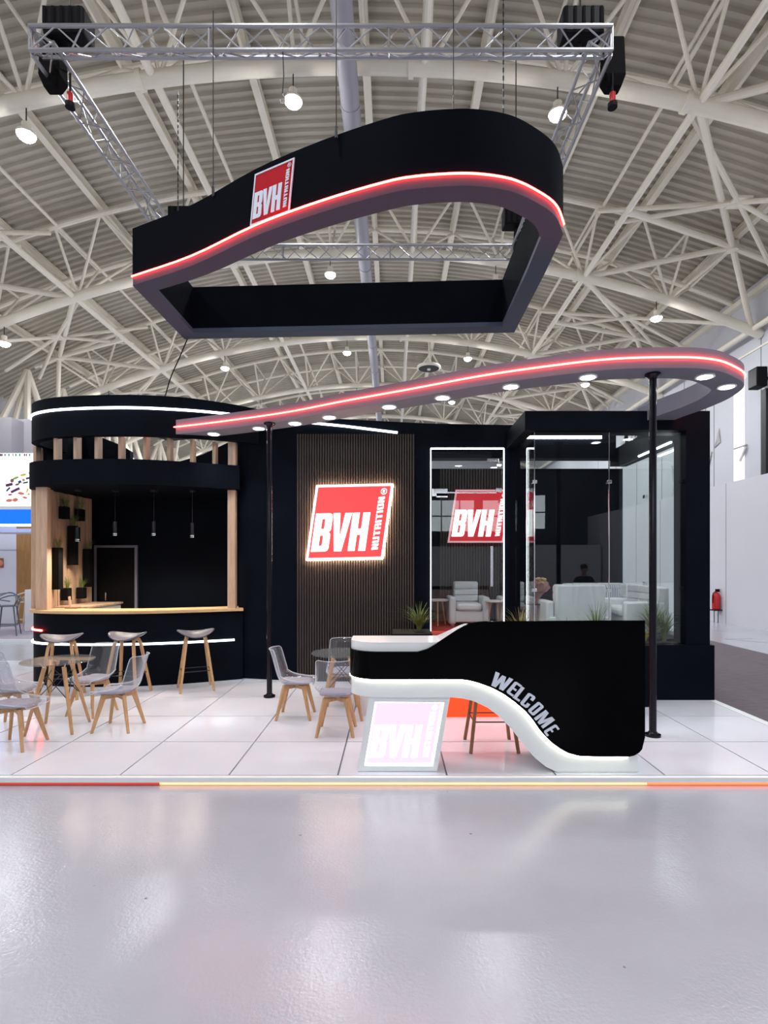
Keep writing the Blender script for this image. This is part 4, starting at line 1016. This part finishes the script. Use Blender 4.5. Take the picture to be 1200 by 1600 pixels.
# round fan hanging below the third truss
c = W(670, 574, 23.4); t = thing('hanging_disc', c, 'dark round disc fan hanging under the roof above the canopy', 'ventilation disc')
MB().lathe([(.45, -.06), (.52, -.02), (.50, .05), (.30, .10), (.12, .22), (.10, .30)], 28, c).build('disc_body', M['steel_white'], t)
MB().lathe([(.0, -.03), (.44, -.058), (.44, -.062), (.0, -.065)], 28, c).build('grille', M['dark_metal'], t, 0)
MB().lathe([(.01, -.14), (.07, -.12), (.08, -.06)], 14, c).build('hub', M['steel_white'], t)
MB().tube(c + Vector((0, 0, .3)), (c.x, c.y, arch(c.x)), .03, 8).build('drop_rod', M['steel_white'], t)

# ------------------------------------------------------------------ furniture inside the glass room
def rbox(name, b, m, parent, bev=.03): return MB().box(*b).build(name, m, parent, 35, bevel=bev)
def armchair(x, y, rz, lab, w=.64, d=.62, seats=1, striped=False):
    t = thing('sofa' if seats > 1 else 'armchair', (x, y, FZ), lab, 'sofa' if seats > 1 else 'armchair', None if seats > 1 else 'white leatherette armchairs', world=False, rz=rz)
    h = w / 2                                          # faces -Y
    rbox('seat_base', (-h + .03, h - .03, -d / 2 + .03, d / 2 - .02, .06, .24), M['upholstery'], t, .02)
    for s in (-1, 1): rbox('armrest', (min(s * h, s * (h - .11)), max(s * h, s * (h - .11)), -d / 2, d / 2 - .06, .03, .46), M['upholstery'], t)
    rbox('backrest', (-h + .115 if seats == 1 else -h + .01, h - .115 if seats == 1 else h - .01, d / 2 - .17, d / 2, .16, .69 if seats == 1 else .66), M['upholstery'], t)
    q = (w - .24) / seats
    for i in range(seats):
        x0 = -h + .12 + q * i
        rbox('seat_cushion', (x0 + .004, x0 + q - .004, -d / 2 - .01, d / 2 - .15, .24, .36), M['upholstery'], t, .04)
        for r in range(3): rbox('back_cushion', (x0 + .006, x0 + q - .006, d / 2 - .215, d / 2 - .165, .37 + r * .1, .468 + r * .1), M['upholstery'], t, .018)
    if striped:
        for xx in (-.35, .15): rbox('throw_cushion', (xx - .17, xx + .17, -.02, .08, .37, .64), M['stripe_fabric'], t, .045)
    for sx in (-1, 1):
        for sy in (-1, 1): MB().box(sx * (h - .06) - .025, sx * (h - .06) + .025, sy * (d / 2 - .09) - .025, sy * (d / 2 - .09) + .025, 0, .06).build('foot', M['upholstery'], t, 0)
armchair(1.21, 8.82, 0, 'white armchair facing out through the glass door')
armchair(1.98, 8.72, -.05, 'white armchair behind the wrapped bouquet in the glass room', w=.56)
armchair(2.62, 7.86, PI, 'white armchair seen from behind through the front glass', w=.92, d=.60)
armchair(3.35, 8.80, 0, 'white sofa with striped cushions along the rear of the glass room', w=1.05, d=.66, seats=2, striped=True)
armchair(3.48, 7.92, -PI / 2, 'white two seat sofa along the side glass, its back to the hall wall', w=1.0, d=.62, seats=2)
def side_table(x, y, lab):
    t = thing('side_table', (x, y, FZ), lab, 'table', 'small round side tables', world=False)
    MB().lathe([(.17, .385), (.185, .395), (.185, .41), (.175, .415)], 28).build('table_top', M['white_matte'], t)
    for i in range(3):
        a = .5 + i * 2.094; MB().tube((.09 * math.cos(a), .09 * math.sin(a), .387), (.16 * math.cos(a), .16 * math.sin(a), 0), .016, 8, .011).build('leg', M['beech'], t)
side_table(.72, 8.72, 'small round side table left of the door armchair'); side_table(1.62, 8.45, 'small round side table right of the door armchair')
t = thing('glass_side_table', (2.14, 8.1, FZ), 'small round table with chrome legs carrying the bouquet', 'table', world=False)
MB().lathe([(.16, .375), (.17, .385), (.16, .392)], 24).build('table_top', M['dark_metal'], t)
for i in range(3):
    a = i * 2.094; MB().tube((.10 * math.cos(a), .10 * math.sin(a), .376), (.12 * math.cos(a), .12 * math.sin(a), 0), .010, 8).build('leg', M['chrome'], t)
bq = thing('bouquet', (2.16, 8.1, FZ + .392), 'dried flower bouquet in pink wrapping paper on the small table', 'bouquet')
b0 = Vector((2.16, 8.1, FZ + .393)); nn_ = 16
wv = []; rr = random.Random(4)
for z, r, ox in ((0, .035, 0), (.07, .03, 0), (.16, .075, .02), (.27, .12, .05)):
    for j in range(nn_):
        a = 2 * PI * j / nn_; k_ = 1 + .18 * (j % 2) * (z / .27); wv.append((b0.x + ox + r * k_ * math.cos(a), b0.y + r * k_ * math.sin(a), b0.z + z + (.10 * math.sin(a) if z > .2 else 0)))
MB().add(wv, [(i * nn_ + j, i * nn_ + (j + 1) % nn_, (i + 1) * nn_ + (j + 1) % nn_, (i + 1) * nn_ + j) for i in range(3) for j in range(nn_)] + [tuple(reversed(range(nn_)))]).build('wrapping_paper', M['kraft'], bq, 0)
for i in range(13):
    a = rr.uniform(0, 2 * PI); r = rr.uniform(0, .09); q = b0 + Vector((.03 + r * math.cos(a), r * math.sin(a), .27 + rr.uniform(0, .10)))
    mbf = MB().tube(b0 + Vector((0, 0, .05)), q, .003, 5)
    mbf.lathe([(.006, -.02), (.03, -.005), (.034, .01), (.02, .022), (.004, .026)], 9, q); mbf.build('flower', M['petal'], bq)
# ornamental grasses in the planting bed and beside the door
def grass(x, y, z, n, h, sp_, m_, lab, w=.006, pot=None):
    t = thing('ornamental_grass', (x, y, z), lab, 'plant', 'ornamental grasses')
    rr = random.Random(int(x * 100) + n); mb = MB(); tuft(mb, (x, y, z), n, h, sp_, rr, w); mb.build('grass_tuft', m_, t, 0)
    MB().lathe([(.05, -.05), (.07, 0), (.03, .02)], 10, (x, y, z)).build('root_ball', M['soil'], t)
dp = thing('door_planter', (.36, 7.5, PZ), 'black planter box at the foot of the pier by the door', 'planter')
MB().box(-.02, .54, 7.30, 7.90, .805, .83).build('box', M['navy'], dp, 0)
MB().box(.0, .52, 7.32, 7.88, .83, .835).build('soil', M['soil'], dp, 0)
grass(.37, 7.5, .842, 120, .46, .46, M['leaf'], 'bushy green grass plant between the slat panel and the glass door')
tr = thing('planter_trough', (2.35, 6.6, PZ), 'black planter trough in front of the plinth behind the desk', 'planter')
MB().box(1.62, 3.12, 6.48, 6.80, PZ, .80).build('trough', M['navy'], tr, 0, bevel=.005); MB().box(1.64, 3.10, 6.50, 6.78, .795, .81).build('soil', M['soil'], tr, 0)
grass(1.56, 6.62, .82, 90, .50, .40, M['leaf_dry'], 'olive brown grass plant at the pier end of the trough')
grass(2.12, 6.64, .82, 24, .42, .46, M['leaf'], 'sparse arching grass plant left of the central one')
grass(2.48, 6.62, .82, 80, .58, .38, M['leaf'], 'green upright grass plant in front of the white armchair back')
grass(3.06, 6.60, .82, 34, .30, .36, M['leaf_dry'], 'drooping grass plant at the trough end beside the pole')
grass(3.42, 7.12, .745, 170, .64, .36, M['leaf'], 'green grass plant behind the glass beside the corner post', .007)
grass(3.58, 7.16, .745, 120, .52, .32, M['leaf'], 'lower green grass plant squeezed against the corner post', .007)

# ------------------------------------------------------------------ neighbour's stand at the far left
nb = thing('neighbour_stand', (-10.5, 15, 0), 'white stand in the left background with wood panel and lit sign', 'stand')
MB().box(-13.5, -7.6, 12.45, 19.5, 0, .05).build('stand_floor', M['booth_carpet'], nb, 0)
MB().box(-13.5, -7.6, 12.38, 12.45, 0, .06).build('kerb', M['white_gloss'], nb, 0)
MB().box(-13.6, X_(25.5, 15.8), 15.8, 15.9, .05, 2.95).build('white_wall', M['white_matte'], nb, 0)
MB().box(-13.6, X_(25.5, 15.8), 15.79, 15.8, 2.18, 2.195).build('wall_joint', M['joint'], nb, 0)
MB().wall([(X_(25.5, 15.8), 15.8), (-9.2, 17.2)], .05, 2.95, .1).build('wood_panel', M['booth_wood'], nb, 0)
MB().box(-10.9, -8.2, 14.4, 15.2, 2.62, 2.72).build('soffit', M['white_matte'], nb, 0)
ns = thing('fascia_sign', (-10.8, 14.0, 2.6), 'lit white food poster sign with blue band in the left background', 'sign')
Yn = 14.0; nx0, nx1 = -12.6, X_(58, Yn)
MB().box(nx0, nx1, Yn, Yn + .25, Z_(791, Yn), Z_(708, Yn)).build('poster_face', M['screen_white'], ns, 0)
MB().box(nx0, nx1, Yn, Yn + .25, Z_(796, Yn), Z_(791, Yn)).build('grey_lip', M['white_matte'], ns, 0)
MB().box(nx0, nx1, Yn, Yn + .25, Z_(819, Yn), Z_(796, Yn)).build('blue_band', M['blue_lit'], ns, 0)
MB().box(nx0, nx1, Yn, Yn + .02, Z_(822, Yn), Z_(819, Yn)).build('led_strip', M['led_white'], ns, 0)
pm = [mat('print %d' % i, c, .6) for i, c in enumerate(((.12, .02, .09), (.02, .25, .12), (.35, .02, .06), (.02, .04, .12), (.75, .22, .14), (.75, .55, .12), (.35, .45, .12), (.20, .12, .06)))]
def flat(name, pts, m_): MB().prism([[(X_(a, Yn), Z_(b, Yn)) for a, b in pts][::-1]], lambda u, v, w: (u, Yn - .002 - w, v), .004).build(name, m_, ns, 0)
for i, x in enumerate((1, 3.3, 8, 14, 20.5, 25, 31, 38.5, 41.5, 46.5)):
    flat('flag_mark', [(x - 1, 709), (x + 1, 709), (x + 1, 712.8), (x - 1, 712.8)], pm[(3, 2, 1, 1, 6, 1, 1, 3, 2, 1)[i]])
for x, y, w_, h_, ang, ci in ((14.5, 757.5, 11, 4.4, -.25, 0), (24, 766, 15, 4, -.45, 0), (19, 751, 6, 6, 0, 7), (24.5, 747, 11, 4, -.4, 6), (36.5, 742, 10, 4, -.2, 5), (37, 750, 4.5, 4.5, 0, 4), (31, 753, 5, 4, -.5, 3), (45, 747, 9, 3, -.2, 0), (27, 757, 7, 3.5, -.3, 7), (40, 754, 8, 2.4, -.2, 3), (33, 771, 11, 4.5, .1, 4), (14.5, 782, 11, 5, -.1, 4), (24, 781, 9, 6, -.2, 4), (39, 777.5, 8, 3.5, .25, 4), (43, 766, 2.6, 9, .35, 5), (45, 772, 4, 4, 0, 5), (16, 773, 7, 2.5, -.1, 2), (13, 764.5, 8, 2.5, -.8, 3), (46.5, 739, 4, 4, 0, 5)):
    c_, s_ = math.cos(ang), math.sin(ang)
    n8 = 4 if ci in (0, 3) else 8; off = PI / 4 if n8 == 4 else 0; kk = 1.414 if n8 == 4 else 1
    flat('food_print', [(x + c_ * w_ / 2 * kk * math.cos(2 * PI * i / n8 + off) - s_ * h_ / 2 * kk * math.sin(2 * PI * i / n8 + off), y + s_ * w_ / 2 * kk * math.cos(2 * PI * i / n8 + off) + c_ * h_ / 2 * kk * math.sin(2 * PI * i / n8 + off)) for i in range(n8)], pm[ci])
fc = bpy.data.curves.new('caption', 'FONT'); fc.body = 'e, Rural Development and Forestry'; fc.size = .055; fc.extrude = .001
fo = bpy.data.objects.new('caption', fc); COL.objects.link(fo); bpy.context.view_layer.update()
me = bpy.data.meshes.new_from_object(fo.evaluated_get(bpy.context.evaluated_depsgraph_get())); bpy.data.objects.remove(fo)
me.materials.clear(); me.materials.append(M['joint'])
k_ = (X_(54, Yn) - X_(-1, Yn)) / max(v_.co.x for v_ in me.vertices); o = link('caption_lettering', me, ns, loc=(X_(-1, Yn), Yn - .004, Z_(717, Yn)), rot=(PI / 2, 0, 0), scale=(k_, k_, 1)); o['kind'] = 'stuff'
lp_ = thing('wall_light_box', (-9.9, 16.2, 1.5), 'bright white lit panel on the wood wall in the left background', 'sign')
q0, q1 = Vector((X_(31, 16.1), 16.0, 0)), Vector((-9.3, 17.0, 0))
MB().wall([(q0.x, q0.y), (q1.x, q1.y)], 1.21, 2.22, -.06).build('lit_face', M['lit_white_panel'], lp_, 0)
MB().wall([(q0.x, q0.y + .02), (q1.x, q1.y + .02)], 1.19, 2.24, -.04).build('panel_frame', M['white_matte'], lp_, 0)
pf = thing('framed_picture', (X_(0, 15.78), 15.78, 1.65), 'small brown framed food picture on the white wall, cut by the frame edge', 'picture')
MB().box(X_(-8, 15.78), X_(5.2, 15.78), 15.76, 15.80, Z_(887, 15.78), Z_(872, 15.78)).build('frame', M['walnut'], pf, 0, bevel=.005)
MB().box(X_(-7, 15.78), X_(4.2, 15.78), 15.755, 15.765, Z_(886, 15.78), Z_(873, 15.78)).build('print', pm[7], pf, 0)
MB().lathe([(.001, 0), (.09, .004), (.08, .012), (.001, .016)], 14).build('plate_print', pm[4], pf, 0, ).matrix_basis = Matrix.Translation((X_(0, 15.75), 15.752, Z_(880, 15.75))) @ Matrix.Rotation(PI / 2, 4, 'X')
def wire_chair(x, y, rz, m_, lab):
    t = thing('wire_bar_chair', (x, y, .05), lab, 'chair', 'bar chairs with looping wire backs', world=False, rz=rz)
    sh = MB().lathe([(.18, .70), (.21, .712), (.20, .73), (.05, .722)], 18).build('seat', m_, t)
    for sx in (-1, 1):
        for sy in (-1, 1): MB().tube((sx * .15, sy * .15, .71), (sx * .23, sy * .23, 0), .017, 8, .013).build('leg', m_, t)
    mb = MB(); f = [(sx * .205, sy * .205) for sx, sy in ((-1, -1), (1, -1), (1, 1), (-1, 1))]
    for i in range(4): mb.tube((*f[i], .25), (*f[(i + 1) % 4], .25), .012, 6)
    mb.build('footrest', m_, t)
    bk_ = MB()
    for pts in ([(.17, -.16, .72), (.22, -.22, .86), (.10, -.05 + .25, .99), (-.05, .24, 1.02), (-.22, .05, .98), (-.20, -.20, .90), (.1, -.23, .84)],
                [(-.17, -.15, .72), (-.22, -.22, .88), (-.02, .25, 1.03), (.2, .21, .90), (.19, .15, .72)],
                [(-.18, .14, .72), (-.24, .18, .85), (0, .26, .95), (.23, .10, .93), (.24, -.18, .86), (.17, -.17, .72)]):
        bk_.sweep(spline(pts, 5), .014, 7)
    bk_.build('looping_back', m_, t)
wire_chair(X_(12, 13.2), 13.2, .4, M['blue_grey'], 'dark grey looping wire bar chair at the left background stand')
wire_chair(X_(45, 14.6), 14.6, -.6, M['beige'], 'beige looping wire bar chair before the wood panel, left background')
dkk = thing('counter_block', (X_(48.5, 14.2), 14.2, .05), 'white block edge beside the beige bar chair, left background', 'counter')
MB().box(X_(46.5, 14.2), X_(62, 14.2), 14.0, 14.5, .05, 1.12).build('block_body', M['white_matte'], dkk, 0, bevel=.01)
gw = thing('tall_stand_block', (-13, 18.5, 0), 'tall pale grey stand wall above the lit sign, left background', 'wall panel')
MB().box(-16.5, X_(18, 18.0), 18.0, 20.6, 0, Z_(652, 18.0)).build('wall_block', M['stand_grey'], gw, 0)
MB().box(X_(18, 18.6), X_(75, 18.6), 18.6, 18.8, 0, Z_(655, 18.6)).build('wall_panel', M['stand_grey'], gw, 0)

# ------------------------------------------------------------------ small things on the right hall wall
t = thing('wall_speaker', (11.3, 16.6, 7.4), 'black loudspeaker bracketed high on the right hall wall', 'speaker')
c = Vector((11.25, 16.75, 7.5)); MB().box(c.x - .16, c.x + .16, c.y - .22, c.y + .22, c.z - .30, c.z + .30).build('speaker_box', M['black_case'], t, 0, bevel=.02)
MB().box(c.x - .17, c.x - .16, c.y - .19, c.y + .19, c.z - .26, c.z + .26).build('grille', M['dark_metal'], t, 0); MB().box(c.x + .16, XR, c.y - .04, c.y + .04, c.z - .04, c.z + .04).build('bracket', M['dark_metal'], t, 0)
c = W(1114, 938, 16.6); t = thing('fire_extinguisher', (9.9, c.y, 0), 'red fire extinguisher at the foot of the white partition', 'fire extinguisher')
x = 9.88; MB().lathe([(.10, .38), (.115, .40), (.115, .80), (.08, .88), (.03, .92)], 16, (x, c.y, .02)).build('cylinder', M['red_gloss'], t)
MB().box(x - .02, x + .10, c.y - .02, c.y + .02, .93, 1.02).build('valve', M['black_case'], t, 0); MB().sweep([(x, c.y - .03, .98), (x - .12, c.y - .05, .90), (x - .14, c.y - .05, .6)], .014, 7).build('hose', M['black_case'], t)
MB().box(x - .12, 10.0, c.y - .12, c.y + .12, .36, .40).tube((x, c.y - .1, 0), (x, c.y - .1, .37), .012, 6).tube((x, c.y + .1, 0), (x, c.y + .1, .37), .012, 6).build('stand', M['dark_metal'], t)

# ------------------------------------------------------------------ the photographer, standing to the right of the camera and mirrored in the room's glass
pm_ = mat('dark clothes and skin', (.012, .012, .016), .85); tcp = nn(pm_, 'ShaderNodeTexCoord'); sxyz = nn(pm_, 'ShaderNodeSeparateXYZ'); lk(pm_, tcp.outputs['Object'], sxyz.inputs[0])
def cmp_(sock, op, v): n_ = nn(pm_, 'ShaderNodeMath', operation=op); lk(pm_, sock, n_.inputs[0]); n_.inputs[1].default_value = v; return n_.outputs[0]
ab = nn(pm_, 'ShaderNodeMath', operation='ABSOLUTE'); lk(pm_, sxyz.outputs['X'], ab.inputs[0])
h1 = nn(pm_, 'ShaderNodeMath', operation='MULTIPLY'); lk(pm_, cmp_(sxyz.outputs['Z'], 'LESS_THAN', .86), h1.inputs[0]); lk(pm_, cmp_(ab.outputs[0], 'GREATER_THAN', .235), h1.inputs[1])
h2 = nn(pm_, 'ShaderNodeMath', operation='MAXIMUM'); lk(pm_, h1.outputs[0], h2.inputs[0]); lk(pm_, cmp_(sxyz.outputs['Z'], 'GREATER_THAN', 1.485), h2.inputs[1])
lk(pm_, ramp(pm_, h2.outputs[0], [(0, (.012, .012, .016)), (1, (.38, .22, .16))]), bs(pm_)['Base Color'])
per = thing('person', (4.7, .5, 0), 'person in dark clothes standing on the concrete, arms down, facing the stand', 'person', world=False)
N = [(0, 0, .95, .135, .10), (0, 0, 1.12, .135, .095), (0, 0, 1.30, .165, .105), (0, 0, 1.43, .13, .085), (0, 0, 1.50, .055, .055), (0, .01, 1.56, .062, .066), (0, .02, 1.64, .078, .098), (0, .015, 1.71, .066, .085)]
E_ = [(i, i + 1) for i in range(7)]
def chain(root, pts):
    p_ = root
    for q in pts: N.append(q); E_.append((p_, len(N) - 1)); p_ = len(N) - 1
    return p_
for s in (-1, 1):
    chain(0, [(s * .095, 0, .86, .092, .095), (s * .105, .01, .50, .062, .066), (s * .105, -.01, .42, .056, .062), (s * .11, -.02, .10, .042, .045), (s * .112, .02, .055, .042, .04), (s * .12, .15, .04, .045, .032)])
    w_ = chain(3, [(s * .17, 0, 1.415, .065, .065), (s * .215, 0, 1.36, .058, .058), (s * .25, -.01, 1.12, .043, .046), (s * .265, .03, .90, .030, .034), (s * .268, .045, .845, .022, .036), (s * .268, .05, .80, .020, .040)])
    for dy, l_ in ((.036, .075), (.013, .09), (-.010, .084), (-.032, .066)):
        chain(w_, [(s * .264, .052 + dy, .775, .010, .010), (s * .262, .058 + dy, .775 - l_ * .5, .009, .009), (s * .25, .062 + dy, .775 - l_, .008, .008)])
    chain(w_ - 1, [(s * .262, .085, .815, .011, .011), (s * .252, .10, .785, .010, .010), (s * .245, .105, .76, .009, .009)])
pme = bpy.data.meshes.new('body'); pme.from_pydata([n_[:3] for n_ in N], E_, []); pme.materials.append(pm_)
body_ = link('body', pme, per)
sk = body_.modifiers.new('skin', 'SKIN'); sk.use_smooth_shade = True
for i, n_ in enumerate(N):
    v_ = pme.skin_vertices[0].data[i]; v_.radius = (n_[3], n_[4]); v_.use_root = (i == 0)
body_.modifiers.new('smooth', 'SUBSURF').levels = 1; body_.modifiers['smooth'].render_levels = 1
MB().lathe([(.02, .0), (.074, .0), (.088, .05), (.075, .105), (.04, .13), (.004, .138)], 18).build('hair', M['hair'], per).matrix_basis = Matrix.Translation((0, -.005, 1.65)) @ Matrix.Diagonal((1, 1.18, 1, 1))
MB().add([(-.014, .10, 1.615), (.014, .10, 1.615), (0, .13, 1.618), (0, .108, 1.66)], [(0, 1, 2), (1, 3, 2), (3, 0, 2), (0, 3, 1)]).build('nose', M['skin'], per)
for s in (-1, 1):
    MB().lathe([(.001, -.011), (.008, -.007), (.011, 0), (.008, .007), (.001, .011)], 10, (s * .03, .100, 1.655)).build('eye', M['white_gloss'], per)
    MB().lathe([(.001, -.03), (.012, -.015), (.014, .01), (.001, .03)], 8, (s * .082, .01, 1.64)).build('ear', M['skin'], per)
MB().box(-.022, .022, .094, .106, 1.582, 1.590).build('mouth', M['skin'], per, bevel=.003)
